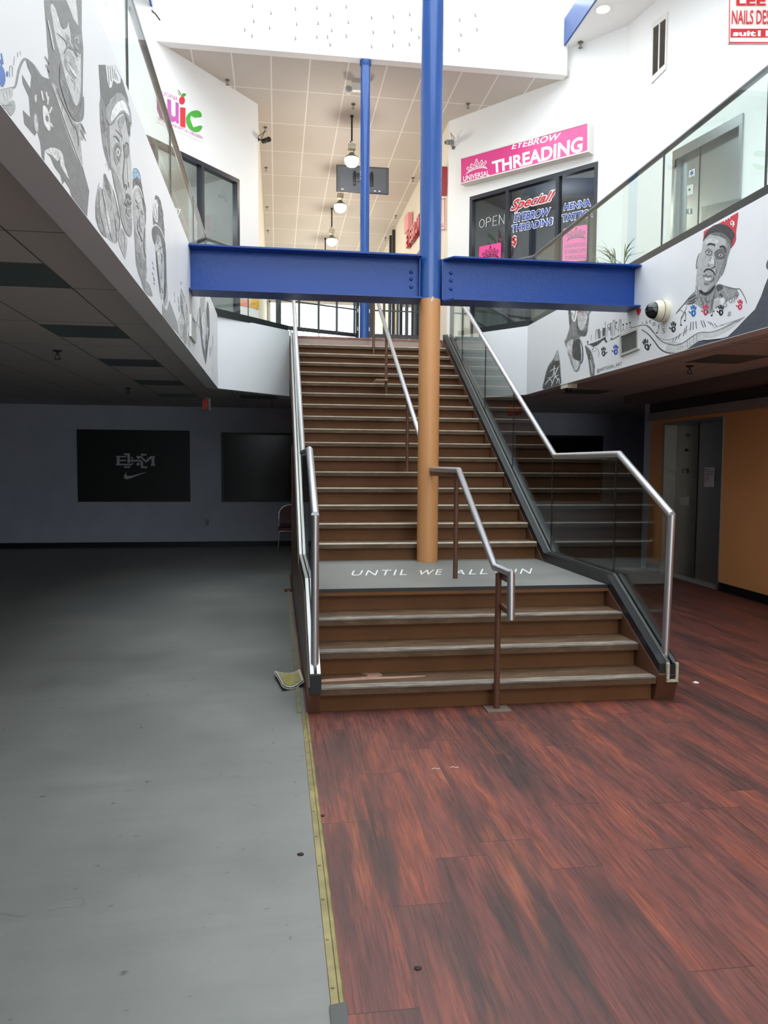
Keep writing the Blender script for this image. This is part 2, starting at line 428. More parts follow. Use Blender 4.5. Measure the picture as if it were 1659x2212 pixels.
TILEU = tilemat('upper_ceiling_tile', col(205, 198, 190), col(236, 232, 226), .61, 1.27, -.068, 13.322, .022)
TILEL = tilemat('lower_ceiling_tile', col(205, 196, 192), col(104, 100, 97), .61, 1.22, -1.30, 5.17, .012)
TILER = tilemat('red_brown_floor_tile', col(140, 96, 84), col(176, 140, 124), .2, .2, .3, 11.9, .01)
def stripw():
    k = NT('worn_grip_strip', .7); tc = k.n('TexCoord').outputs['Object']
    a = k.noise(k.scale(tc, (2, 12, 12)), 2.5, 5, .7); b = k.noise(tc, 160, 3, .8)
    c = k.ramp(a, [(.3, col(98, 88, 80)), (.5, col(134, 124, 114)), (.72, col(182, 174, 162))])
    c = k.mix(k.math('MULTIPLY', b, .5), c, col(86, 80, 74)); k.l(c, k.b.inputs['Base Color']); k.bump(b, .4, .003); return k.m
GRIP = stripw()
GRIP2 = mat('bright_worn_nosing', col(206, 196, 178), .5, var=.18, vscale=9)
def treadw():
    k = NT('worn_brown_tread', .6); k.b.inputs['Specular IOR Level'].default_value = .3; tc = k.n('TexCoord').outputs['Object']
    a = k.noise(k.scale(tc, (2.2, 7, 7)), 2.0, 5, .65); b = k.noise(tc, 90, 3, .7)
    c = k.ramp(a, [(.35, col(82, 60, 42)), (.55, col(96, 74, 56)), (.75, col(120, 99, 82))])
    c = k.mix(k.math('MULTIPLY', b, .25), c, col(70, 52, 40)); k.l(c, k.b.inputs['Base Color']); k.bump(b, .15, .002); return k.m
TREAD = treadw()
def emis(name, c, s):
    return mat(name, c, .5, emit=s)
BULB = emis('lamp_glow', col(255, 244, 214), 14)
DLIGHT = emis('downlight_glow', col(255, 255, 250), 9)
EXITR = emis('exit_red', col(210, 50, 36), .12)

# ---------------------------------------------------------------- structure
r_ = .175; FZ = 21*r_          # riser and upper floor level
XL, XR = -.79, 3.60            # faces of the mezzanine fascias
CORN = 10.62; YF = 11.62; YT = 12.04; YB = -1.6
SX0, SX1 = .20, 2.80           # staircase outer width
CZ = 2.78; SOF = 2.69
# floors
struct('floor', B(-9, .19, -5, 15.6, -.1, 0), CONC, 'grey painted concrete floor')
bm = bmesh.new(); box(bm, .19, 9, -5, 11.35, -.1, .001); struct('floor', bm, WOOD, 'red brown wood plank floor')
struct('floor', B(.19, 9, 11.35, 15.6, -.1, 0), CONC, 'dark grey floor behind the stairs')
# far walls downstairs
bm = bmesh.new(); box(bm, -9, 9, 15.4, 15.6, 0, CZ+.3); struct('wall_back', bm, ROOMW, 'blue grey wall at the far end downstairs')
bm = bmesh.new(); box(bm, -9, 5.9, 15.385, 15.4, 0, .1); struct('baseboard_back', bm, BLACKW)
struct('wall_left', B(-9.15, -9, -5, 15.6, 0, CZ+.3), ROOMW)
bm = bmesh.new(); box(bm, -9, .5, -5.15, -5, 0, CZ+.3); box(bm, 5.9, 9, -5.15, -5, 0, CZ+.3); box(bm, .5, 5.9, -5.15, -5, 2.45, CZ+.3); struct('wall_front', bm, ROOMW)
bm = bmesh.new()
for i in range(5): box(bm, .5+i*1.335, .56+i*1.335, -5.1, -5.02, 0, 2.45)
wf = struct('fill_window', bm, BLACKM, 'unseen glazed opening added at the near end for fill light downstairs'); link('window_pane', B(.5, 5.9, -5.07, -5.06, 0, 2.45), GLASS, wf)  # opening added behind the camera to brighten the lower hall
# right hand orange wall with the lift opening
EW0, EW1 = (5.89, 8.28), (5.94, 11.40)
dW = (Vector((EW1[0], EW1[1], 0))-Vector((EW0[0], EW0[1], 0))).normalized()
def ew(t): return (EW0[0]+dW.x*(t-8.28), EW0[1]+dW.y*(t-8.28))
PW = vplane(EW0, EW1)
bm = bmesh.new()
wallbox(bm, ew(-5), ew(9.36), 0, CZ, .2, 1); wallbox(bm, ew(10.93), EW1, 0, CZ, .2, 1); wallbox(bm, ew(9.36), ew(10.93), 2.30, CZ, .2, 1)
struct('wall_right', bm, ORANGE, 'orange brown wall around the lift downstairs')
bm = bmesh.new(); wallbox(bm, ew(11.40), (6.14, 11.4), 0, CZ, .2, -1); wallbox(bm, (5.95, 11.41), (9, 11.41), 0, CZ, .15, 1); struct('wall_right', bm, ROOMW)
struct('wall_right', B(9, 9.15, 11.4, 15.6, 0, CZ+.3), ROOMW)
bm = bmesh.new(); wallbox(bm, ew(-5), ew(9.34), 0, .11, .015, -1); wallbox(bm, ew(10.95), ew(11.4), 0, .11, .015, -1); struct('baseboard_right', bm, BLACKW)
bm = bmesh.new(); wallbox(bm, ew(-5), ew(11.42), 2.385, 2.505, .05, -1); struct('trim_1', bm, mat('pale_moulding', col(150, 138, 130), .5), 'pale moulding strip above the lift')
bm = bmesh.new(); wallbox(bm, ew(-5), ew(11.42), 2.505, 2.66, .012, -1); struct('trim_2', bm, mat('dark_recess', col(60, 48, 44), .7))
bm = bmesh.new(); wallbox(bm, ew(-5), ew(11.42), 2.66, CZ, .45, -1); struct('trim_3', bm, mat('soffit_brown', col(120, 104, 98), .7))
# lower ceiling (four slabs round the opening)
def ring(bm, z0, z1, xo0, xo1, yo0, yo1, dx=0):
    a = [(XL-dx, YB), (XL-dx, CORN+dx*.4), (SX0-dx*.0, YF+dx*1.4), (SX0, YT+.02)]
    l = [(xo0, yo0), (xo0, yo1), (SX0, yo1)] + [(p[0], p[1]) for p in a[::-1]] + [(XL-dx, yo0)]
    prism(bm, [Vector((x, y, z0)) for x, y in l], (0, 0, z1-z0))
    b = [(XR+dx, YB), (XR+dx, CORN+dx*.4), (SX1, YF+dx*1.4), (SX1, YT+.02)]
    l = [(xo1, yo0), (xo1, yo1), (SX1, yo1)] + b[::-1] + [(XR+dx, yo0)]
    prism(bm, [Vector((x, y, z0)) for x, y in l], (0, 0, z1-z0))
    prism(bm, [Vector(p) for p in ((SX0, YT+.02, z0), (SX1, YT+.02, z0), (SX1, yo1, z0), (SX0, yo1, z0))], (0, 0, z1-z0))
    prism(bm, [Vector(p) for p in ((XL-dx, yo0, z0), (XR+dx, yo0, z0), (XR+dx, YB, z0), (XL-dx, YB, z0))], (0, 0, z1-z0))
bm = bmesh.new(); ring(bm, CZ, CZ+.06, -9, 9, -5, 15.6, .05); struct('ceiling', bm, TILEL, 'tiled ceiling under the mezzanine')
bm = bmesh.new(); ring(bm, FZ-.12, FZ-.01, -9, 9, -5, 26, .05); struct('floor', bm, mat('mezzanine_floor', col(150, 120, 110), .3), 'mezzanine floor')
# fascias: beam 0.15 wide round the opening
def fascia(name, a, b, label, side):
    bm = bmesh.new(); wallbox(bm, a, b, SOF, FZ, .15, side); return struct(name, bm, FASCIA, label)
fascia('trim_4', (XL, YB), (XL, CORN), 'white mezzanine edge above the grey floor', -1)
fascia('trim_5', (XL, CORN), (SX0, YF), 'white angled mezzanine edge beside the stair head', -1)
fascia('trim_6', (XR, YB), (XR, CORN), 'white mezzanine edge on the lift side', 1)
fascia('trim_7', (XR, CORN), (SX1, YF), 'white angled mezzanine edge on the lift side', 1)
fascia('trim_8', (XL, YB), (XR, YB), 'mezzanine edge at the near end', 1)
bm = bmesh.new(); wallbox(bm, (SX0, YF), (SX0, YT+.1), SOF, FZ-.01, .15, -1); wallbox(bm, (SX1, YF), (SX1, YT+.1), SOF, FZ-.01, .15, 1); box(bm, SX0, SX1, YT+.05, YT+.2, SOF, FZ-.12); struct('trim_9', bm, FASCIA)

# upper walls. chamfer walls rise from the mezzanine at about 50 degrees
CH = 8.0
LA, LB_ = (-2.36, 11.36), (-.31, 13.89)      # left chamfer
RA, RB_ = (5.38, 11.42), (3.17, 14.01)       # right chamfer
PLW, PRW = vplane(LA, LB_), vplane(RA, RB_)
RC, RD = (5.86, 9.15), (6.35, 6.8)
PRS = vplane(RA, RC)
ZT = 9.1
def along(a, b, d):
    L = math.hypot(b[0]-a[0], b[1]-a[1]); return lerp2(a, b, d/L)
# storefront openings along each chamfer wall (distance from the outer corner)
LO0, LO1, LOZ = .16, 2.755, 6.54
RO0, RO1, ROZ = .43, 2.91, 6.52
bm = bmesh.new()
for a, b, z0, z1 in ((0, LO0, FZ-.1, ZT), (LO1, 3.256, FZ-.1, ZT), (LO0, LO1, LOZ, ZT)): wallbox(bm, along(LA, LB_, a), along(LA, LB_, b), z0, z1, .14, -1)
struct('wall_left', bm, WHITE, 'white upper wall with the fruit logo')
bm = bmesh.new()
for a, b, z0, z1 in ((0, RO0, FZ-.1, ZT), (RO1, 3.405, FZ-.1, ZT), (RO0, RO1, ROZ, ZT)): wallbox(bm, along(RA, RB_, a), along(RA, RB_, b), z0, z1, .14, 1)
struct('wall_right', bm, WHITE, 'white upper wall around the pink lit sign')
bm = bmesh.new(); wallbox(bm, LA, (-3.3, 6.8), FZ-.1, ZT, .14, 1); wallbox(bm, (-3.3, 6.8), (-3.3, -4), FZ-.1, ZT, .14, 1); struct('wall_left', bm, WHITE)
UE0, UE1 = 1.18, 2.34; UEZ = 6.00   # upper lift opening (distance from corner RA)
bm = bmesh.new()
for a, b, z0, z1 in ((0, UE0, FZ-.1, ZT), (UE0, UE1, UEZ, ZT), (UE1, 4.72, FZ-.1, ZT)): wallbox(bm, along(RA, RD if b > 3 else RC, a), along(RA, RD if b > 3 else RC, b), z0, z1, .14, -1)
wallbox(bm, along(RA, RD, 4.70), (RD[0], -4), FZ-.1, ZT, .14, -1)
struct('wall_right', bm, WHITE, 'white upper wall around the lift')
# corridor walls and end
bm = bmesh.new(); wallbox(bm, LB_, (-.31, 26), FZ-.1, CH, .14, -1); struct('wall_left', bm, mat('corridor_cream', col(226, 220, 206), .6), 'corridor wall upstairs')
bm = bmesh.new(); wallbox(bm, RB_, (3.17, 26), FZ-.1, CH, .14, 1); struct('wall_right', bm, MATS['corridor_cream'], 'corridor wall upstairs')
bm = bmesh.new(); prism(bm, [Vector(p) for p in ((-3.0, 12.16, CH), (-.31, 13.89, CH), (-.31, 26, CH), (3.17, 26, CH), (3.17, 14.01, CH), (6, 12.16, CH))], (0, 0, .1)); struct('ceiling', bm, TILEU, 'tiled corridor ceiling upstairs')
bm = bmesh.new(); box(bm, -.31, 3.17, 26, 26.15, 7.15, CH+.1)
for x0, x1 in ((-.31, -.24), (3.1, 3.17)): box(bm, x0, x1, 26, 26.15, FZ-.1, 7.15)
struct('wall_back', bm, MATS['corridor_cream'])
bm = bmesh.new()
for x in (-.22, 1.43, 3.08): box(bm, x-.035, x+.035, 25.96, 26.04, FZ, 7.15)
for z in (FZ+.04, 7.12): box(bm, -.24, 3.1, 25.96, 26.04, z-.035, z+.035)
wf = struct('window_1', bm, ALU, 'glazed corridor end full of daylight'); link('window_pane', B(-.22, 3.08, 25.99, 26.0, FZ, 7.12), GLASS, wf)
struct('floor', B(-4, 8, 26.05, 36, FZ-.2, FZ-.02), mat('sunlit_paving', col(225, 222, 214), .7), 'bright paving outside the corridor end')
# bulkhead over the corridor mouth, skylight well
BY = 12.25
bm = bmesh.new(); box(bm, -1.9, 4.68, BY-.17, BY-.01, 7.985, ZT); box(bm, -3.4, 6.6, BY, BY+.1, CH+.1, ZT); struct('trim_10', bm, WHITE, 'white bulkhead below the skylight')
SZ = 8.45
bm = bmesh.new(); box(bm, 4.645, 6.8, -4, BY-.02, SZ, SZ+.08); struct('ceiling', bm, WHITE, 'white soffit beside the skylight')
bm = bmesh.new(); box(bm, -3.6, -1.84, -4, BY-.02, SZ, SZ+.08); struct('ceiling', bm, WHITE, 'white soffit beside the skylight')
bm = bmesh.new(); box(bm, 4.615, 4.645, -4, BY-.17, SZ-.01, SZ+.41); struct('trim_11', bm, BLUE2, 'blue band along the skylight edge')
bm = bmesh.new(); box(bm, -1.84, -1.81, -4, BY-.17, SZ-.01, SZ+.41); struct('trim_12', bm, BLUE2)
bm = bmesh.new(); box(bm, 4.66, 4.8, -4, BY, SZ+.08, ZT); box(bm, -2, -1.86, -4, BY, SZ+.08, ZT); box(bm, -2, 4.8, -1.6, -1.4, SZ, ZT); box(bm, -3.6, 6.8, -4, -1.4, SZ, SZ+.1); struct('trim_13', bm, WHITE, 'skylight well sides')
bm = bmesh.new()
for y in (-1.3+i*1.7 for i in range(8)): box(bm, -1.84, 4.66, y-.04, y+.04, ZT-.02, ZT+.1)
wf = struct('window_2', bm, ALU, 'skylight glazing bars'); link('window_pane', B(-1.84, 4.66, -1.4, BY, ZT+.1, ZT+.115), glassmat('skylight_glass', (.93, .95, .95, 1)), wf)
# near end of the upper hall: glazing that lets daylight in behind the viewer
bm = bmesh.new(); box(bm, -3.4, 6.5, -4.15, -4, 7.8, SZ+.1); box(bm, -3.4, -3.2, -4.15, -4, FZ-.1, SZ); box(bm, 6.2, 6.5, -4.15, -4, FZ-.1, SZ); struct('wall_front', bm, WHITE)
bm = bmesh.new()
for i in range(7): box(bm, -3.2+i*1.56, -3.12+i*1.56, -4.1, -4.02, FZ, 7.8)
wf = struct('window_3', bm, BLACKM); link('window_pane', B(-3.2, 6.2, -4.07, -4.06, FZ, 7.8), GLASS, wf)
# shop rooms behind the chamfer windows
def room(name, a, b, side, z1, m, depth=2.2):
    bm = bmesh.new(); A = Vector((*a, 0)); Bv = Vector((*b, 0)); d = (Bv-A).normalized(); n = Vector((d.y, -d.x, 0))*side
    A2, B2 = A+n*depth-d*.3, Bv+n*depth+d*.3; A1, B1 = A+n*.15-d*.3, Bv+n*.15+d*.3
    wallbox(bm, A2[:2], B2[:2], FZ-.1, z1, .08, side); wallbox(bm, A1[:2], A2[:2], FZ-.1, z1, .02, -side); wallbox(bm, B1[:2], B2[:2], FZ-.1, z1, .02, side)
    prism(bm, [Vector((p.x, p.y, z1)) for p in (A1, B1, B2, A2)], (0, 0, .05)); prism(bm, [Vector((p.x, p.y, FZ-.12)) for p in (A1, B1, B2, A2)], (0, 0, .05))
    return struct(name, bm, m)
room('wall_shop', along(RA, RB_, RO0), along(RA, RB_, RO1), 1, 6.75, DARKI)
room('wall_shop', along(LA, LB_, LO0), along(LA, LB_, LO1), -1, 6.75, mat('pale_shop_interior', col(190, 192, 186), .8))

for nm, x, y, e in (('shop_fill', 5.2, 13.6, 14), ('shop_fill', -2.4, 13.4, 60)):  # point lights added to brighten the shop rooms, no fitting behind them
    l = bpy.data.lights.new(nm, 'POINT'); l.energy = e; l.shadow_soft_size = .2; o = bpy.data.objects.new(nm, l); C.objects.link(o); o.location = (x, y, 6.3)
# ---------------------------------------------------------------- staircase
Y0, TL_, LBK, NO, TU = 4.9032, .2725, 7.4702, .0685, .2902
OV = .066
def nose(k): return Y0+(k-1)*TL_ if k <= 4 else LBK-NO+(k-5)*TU
st = thing('staircase', 'wide brown painted staircase with worn pale nosings and a grey landing, rising to the mezzanine', 'staircase', (1.5, 4.93, 0))
A_, Z_ = .28, 2.65
for k in range(1, 21):
    y, z = nose(k), k*r_
    if k == 4:
        bm = bmesh.new(); box(bm, A_, Z_, y, nose(5)+OV+.02, z-.05, z, 0); bmesh.ops.recalc_face_normals(bm, faces=bm.faces[:])
        box(bm, A_, Z_, y+OV, y+OV+.02, z-r_, z-.05, 1); box(bm, A_, Z_, y-.002, y+.01, z-.0505, z-.022, 1)
        ld = link('landing', bm, [CONC, BROWN], st); tag(ld, 'grey painted landing with white lettering')
        link('nosing_strip', B(A_, Z_, y-.004, y+.010, z-.022, z+.003), mat('dark_teal_edge', col(24, 28, 32), .5), ld)
        PLz = Plane((0, 0, .7), (0, 0, 1))
        bm = bmesh.new()
        for wd, (x0, x1) in (('UNTIL', (757, 878)), ('WE', (901, 952)), ('ALL', (978, 1052)), ('WIN', (1062, 1146))):
            yt = 1233-(x0-757)*.005; yt2 = 1233-(x1-757)*.011; yb = 1244-(x0-757)*.011; yb2 = 1244-(x1-757)*.011
            q = Quad(PLz, (x0+6, yt), (x1+4, yt2-1), (x0, yb), (x1, yb2), .002); text_on(bm, q, wd, space=1.25)
        link('lettering', bm, WV, ld)
        continue
    yn = nose(k+1)
    bm = bmesh.new(); box(bm, A_, Z_, y, yn+OV+.02, z-.048, z, 0)
    box(bm, A_, Z_, y+OV, y+OV+.02, z-r_, z-.048, 1)
    s = link('step', bm, [TREAD, BROWN], st)
    bm = bmesh.new(); box(bm, A_+.003, Z_-.003, y-.003, y+(.062 if k < 4 else .045), z-.008, z+.003)
    if k <= 3: box(bm, A_+.003, Z_-.003, y+.066, y+.085, z-.001, z+.002)
    n_ = link('nosing_strip', bm, GRIP if k < 4 else GRIP2, s)
    if k == 1: tag(s, 'lowest step with a bare pinkish worn patch')
# worn bare patches on the two lowest treads
PT1 = Plane((0, 0, r_+.001), (0, 0, 1)); 
bm = Paint(lambda x, y, o: PT1.at(560+x/3.77, 1180+y/3.77, o)).run('p 168,132,116 470,1105 480,1088 600,1078 700,1072 860,1062 880,1048 830,1035 860,1024 900,1030 930,1020 980,1030 1005,1052 960,1060 1100,1060 1330,1052 1330,1062 1100,1076 900,1084 700,1096')
bp = bm.done('worn_patch', MURAL, [o for o in st.children if o.name.startswith('step')][0])
bm = bmesh.new(); box(bm, A_, Z_, nose(21)+OV, nose(21)+OV+.02, 20*r_, FZ-.03); box(bm, A_, Z_, nose(21), nose(21)+.3, FZ-.03, FZ)
link('top_riser', bm, TILER, st)
TOPP = [(4.86, .20), (5.76, .69), (7.22, .70), (12.0, 3.665)]
def zpath(P, y):
    if y <= P[0][0]: return P[0][1]
    for a, b in zip(P, P[1:]):
        if y <= b[0]: return a[1]+(b[1]-a[1])*(y-a[0])/(b[0]-a[0])
    return P[-1][1]
for x0, x1, yl in ((.205, .28, 9.9), (2.65, 2.80, 9.9)):
    pts = [(x0, 4.93, 0), (x0, 4.86, .20)] + [(x0, y, z) for y, z in TOPP[1:]] + [(x0, 12.05, 3.3), (x0, yl, zpath(TOPP, yl)-.36), (x0, yl, 0)]
    link('stringer', prism(bmesh.new(), [Vector(p) for p in pts], (x1-x0, 0, 0)), BROWN2, st)
link('support_post', B(.192, .205, 9.80, 9.90, 0, 1.9), BROWN2, st)
link('post_base', B(.10, .205, 9.80, 9.96, 0, .012), BROWN2, st)
link('soffit', prism(bmesh.new(), [Vector(p) for p in ((.29, 9.7, 1.85), (.29, 12.05, 3.3), (.29, 12.05, 3.34), (.29, 9.7, 1.89))], (2.35, 0, 0)), BROWN, st)
# newspaper / flyer lying on the upper flight
PS = Plane((0, 0, 16*r_+.004), (0, 0, 1)); q = [PS.at(806, 826), PS.at(834, 827), PS.at(838, 821), PS.at(812, 820)]
o = link('flyer', prism(bmesh.new(), q, (0, 0, .008)), mat('flyer_print', col(206, 178, 156), .6, var=.3, vscale=22))
tag(o, 'small crumpled flyer lying on a high step of the staircase', 'paper')

# glass balustrades of the staircase -----------------------------------------
SH = [(4.93, .275), (5.80, .775), (7.225, .785), (11.95, 3.73)]
def balustrade(name, X, s, label, rp, endY, joints):
    t = thing(name, label, 'balustrade', (X, 4.95, 0))
    def strip(x0, x1, lo, hi):
        bt = [(4.875, .19)]+TOPP[1:]; a = [(y, z+lo) for y, z in bt]; b = [(y, z+hi) for y, z in bt]
        return prism(bmesh.new(), [Vector((x0, y, z)) for y, z in a+b[::-1]], (x1-x0, 0, 0))
    xi = .09 if s > 0 else .037; xo = .055 if s > 0 else .037; SHEEN = ALU if s < 0 else mat('dim_top_sheen', col(96, 98, 98), .35, metal=.4)
    link('glazing_channel', strip(X-xi, X-.012, .0, .088), BLACKM, t); link('glazing_channel', strip(X+.012, X+xo, .0, .088), BLACKM, t)
    link('channel_top_sheen', strip(X-.034, X-.010, .088, .096), SHEEN, t); link('channel_top_sheen', strip(X+.010, X+.034, .088, .096), SHEEN, t)  # strips colour the sky's reflection onto the channel tops, dimmer on one side
    link('channel_filler', strip(X-.012, X+.012, .0, .05), BLACKM, t)
    if s < 0: link('end_plate', B(X-.037, X+.037, 4.845, 4.872, .16, .285), BLACKM, t)
    else:
        em = mat('worn_cream_metal', col(188, 180, 160), .6, var=.2, vscale=30); bm = bmesh.new(); box(bm, X-.042, X-.024, 4.85, 4.872, .165, .285); box(bm, X+.024, X+.042, 4.85, 4.872, .165, .285); box(bm, X-.042, X+.042, 4.85, 4.872, .15, .168); link('end_plate', bm, em, t); link('end_web', B(X-.024, X+.024, 4.862, 4.874, .168, .27), BLACKM, t)
    rail = rp + [(X, endY, rp[-1][2]+(endY-rp[-1][1])*.594)]
    link('handrail', T(rail, .0275, 18), STEEL, t, smooth=True)
    link('newel_tube', T([(X-s*.0, 4.965, .24), rp[0]], .0265, 18), STEEL, t, smooth=True)
    RP = [(p[1], p[2]) for p in rail]
    js = [5.0]+joints+[endY]
    for a, b in zip(js, js[1:]):
        ys = sorted({a+.006, b-.006} | {y for y, _ in TOPP+RP if a+.01 < y < b-.01})
        pts = [Vector((X-.005, y, zpath(TOPP, y)+.052)) for y in ys]+[Vector((X-.005, y, zpath(RP, y)-.025)) for y in ys[::-1]]
        link('glass_pane', prism(bmesh.new(), pts, (.010, 0, 0)), GLASSD, t)
    for y in joints: link('joint_seal', B(X-.006, X+.006, y-.006, y+.006, zpath(TOPP, y)+.06, zpath(RP, y)-.02), BLACKM, t)
    return t
PR = Plane((2.745, 0, 0), (1, 0, 0))
rp = [PR.at(1451, 1112), PR.at(1338, 981), PR.at(1199, 985), PR.at(1110, 840), PR.at(1020, 690)]
rp = [(2.745, p.y, p.z) for p in rp]
jr = [PR.at(1325, 1240).y, PR.at(1190, 1195).y, PR.at(1107, 1025).y, PR.at(1047, 895).y, PR.at(998, 800).y]
balustrade('stair_balustrade', 2.745, 1, 'glass balustrade with round steel handrail on the lift side of the staircase', rp, 11.9, jr)
rl = [(.25, 4.937, 1.324), (.25, 5.797, 1.766), (.25, 7.28, 1.767), (.25, 9.432, 3.04)]
balustrade('stair_balustrade', .25, -1, 'glass balustrade with round steel handrail above the grey floor side of the staircase', rl, 11.65, [5.80, 7.225, 8.75, 10.2])

# central handrails --------------------------------------------------------
CX = 1.5
t = thing('handrail', 'short steel central handrail with brown posts on the lower flight below the tan column', 'handrail', (CX, 4.98, 0))
link('rail_tube', T([(CX, 7.22, 1.617), (CX, 6.113, 1.615), (CX, 5.031, .953), (CX, 4.666, .957), (CX, 4.655, .66)], .0255, 18), STEEL, t, smooth=True)
link('bracket_bar', B(CX-.012, CX+.012, 6.14, 7.24, 1.555, 1.59), BROWN2, t)
link('bracket_bar', B(CX-.012, CX+.012, 4.69, 4.87, .895, .93), BROWN2, t)
link('bracket_bar', prism(bmesh.new(), [Vector(p) for p in ((CX-.012, 4.67, .685), (CX-.012, 4.87, .695), (CX-.012, 4.87, .73), (CX-.012, 4.67, .72))], (.024, 0, 0)), BROWN2, t)
link('post', T([(CX-.02, 4.875, 0), (CX-.02, 4.875, .935)], .021, 14), BROWN2, t, smooth=True)
link('post', T([(CX, 6.19, .70), (CX, 6.19, 1.59)], .021, 14), BROWN2, t, smooth=True)
link('base_plate', B(CX-.10, CX+.065, 4.80, 4.93, .001, .008), mat('dusty_steel', col(110, 96, 86), .6, var=.2), t)
t = thing('handrail', 'long steel central handrail on thin brown posts on the upper flight behind the column', 'handrail', (CX, 8.6, 1.2))
sl = (4.106-2.079)/(11.34-8.039)
def zr(y): return 2.079+(y-8.039)*sl
link('rail_tube', T([(CX, 7.45, zr(7.45)), (CX, 12.0, zr(12.0)), (CX, 12.28, zr(12.0))], .0265, 18), STEEL, t, smooth=True)
for i, y in enumerate((8.62, 10.36, 11.75)):
    k = int((y-nose(5))/TU)+5
    link('post', T([(CX, y, k*r_), (CX, y, zr(y)-.02)], .020, 14), BROWN2, t, smooth=True)

# columns and beams ---------------------------------------------------------
QX, QY = 1.487, 7.33
t = thing('column', 'tall round steel column through the landing, tan below and blue above the beam', 'column', (QX, QY, .7))
o = link('column_shaft', Lz((QX, QY, 0), [(.104, .7), (.104, 3.268)], 48), TAN, t, smooth=True); tag(o, 'tan painted lower shaft')
o = link('column_shaft', Lz((QX, QY, 0), [(.1045, 3.268), (.107, ZT+.05)], 48), BLUE2, t, smooth=True); tag(o, 'blue painted upper shaft')
t2 = thing('column', 'slim blue round column standing behind the stair head under the bulkhead', 'column', (1.40, 12.17, FZ))
link('column_shaft', Lz((1.40, 12.17, 0), [(.074, FZ), (.074, 7.95)], 32), BLUE2, t2, smooth=True)
link('column_head', Lz((1.40, 12.17, 0), [(.074, 7.90), (.09, 7.93), (.09, 7.985)], 32), BLUE2, t2, smooth=True)
def beam(x0, x1, label, bx, skew):
    t = thing('steel_beam', label, 'beam', ((x0+x1)/2, QY, 3.26))
    link('web', B(x0, x1, QY-.006, QY+.006, 3.262, 3.648), BLUE, t)
    for z0, z1 in ((3.645, 3.66), (3.249, 3.264)):
        HW = .15; pts = [(x0, QY-HW), (x1, QY-HW), (x1, QY+HW), (x0, QY+HW)]
        if skew > 0: pts = [(x0+.10, QY-HW), (x1, QY-HW), (x1, QY+HW), (x0, QY+HW), (x0, QY)]
        link('flange', prism(bmesh.new(), [Vector((x, y, z0)) for x, y in pts], (0, 0, z1-z0)), BLUE, t)
    link('end_plate', B(x1-.012 if skew < 0 else x0, x1 if skew < 0 else x0+.012, QY-.06, QY+.06, 3.264, 3.645), BLUE, t)
    pb = Plane((0, QY-.006, 0), (0, 1, 0))
    for u, v in bx:
        p = pb.at(u, v); link('bolt', Lz(p, [(.018, 0), (.018, -.006), (.013, -.014), (.005, -.017)], 16, 'Y'), BLUE, t, smooth=True)
    return t
beam(XL, QX-.106, 'blue riveted steel beam from the mural wall above the grey floor to the column', [(888, 588), (888, 603), (888, 620)], -1)
beam(QX+.106, XR, 'blue riveted steel beam from the column to the mezzanine edge with the dome camera', [(974, 590), (974, 606), (974, 624)], 1)

# iron gates at the stair head ----------------------------------------------
def gate(a, b, fr, label):
    t = thing('metal_gate', label, 'gate', (a[0], a[1], FZ)); z0, z1 = FZ+.085, 4.80
    A = Vector((*a, 0)); Bv = Vector((*b, 0)); d = (Bv-A).normalized(); n = Vector((d.y, -d.x, 0))
    def bar(s0, s1, zz0, zz1, th): 
        p = A.lerp(Bv, s0); q = A.lerp(Bv, s1); pts = [p+n*th, q+n*th, q-n*th, p-n*th]
        return prism(bmesh.new(), [x+Vector((0, 0, zz0)) for x in pts], (0, 0, zz1-zz0))
    for z in (z0, 4.17, z1): link('rail', bar(0, 1, z-(.03 if z != 4.17 else .009), z+(.03 if z != 4.17 else .009), .016), BLACKM, t)
    L = (Bv-A).length
    for f in fr:
        w_ = .052 if f in (fr[0], fr[-1]) else .036
        p = A.lerp(Bv, f); bm = bmesh.new()
        if w_ > .03: box(bm, p.x-w_/2, p.x+w_/2, p.y-.02, p.y+.02, FZ+(.0 if f in (0, 1) else .08), z1)
        else:
            P_ = []; n_ = 26
            prof = [(w_*.62*(1+.28*math.sin(i*1.9)), z0+(z1-z0)*i/n_) for i in range(n_+1)]; lathe(bm, (p.x, p.y, 0), prof, 8)
        link('gate_post' if w_ > .03 else 'baluster', bm, BLACKM, t, smooth=True)
    for z in (4.15, 3.86):
        bm = bmesh.new(); lathe(bm, (a[0], a[1]-.03, z-.03), [(.012, 0), (.012, .06)], 10); link('hinge', bm, STEEL, t)
    return t
gate((1.31, 12.35), (.02, 11.80), [0, .04, .27, .50, .74, .97, 1], 'black iron gate leaf standing ajar at the stair head beside the slim blue column')
gate((1.50, 12.35), (2.62, 12.35), [0, .04, .22, .30, .42, .55, .68, .82, .97, 1], 'black iron gate leaf at the stair head partly hidden by the tan column')

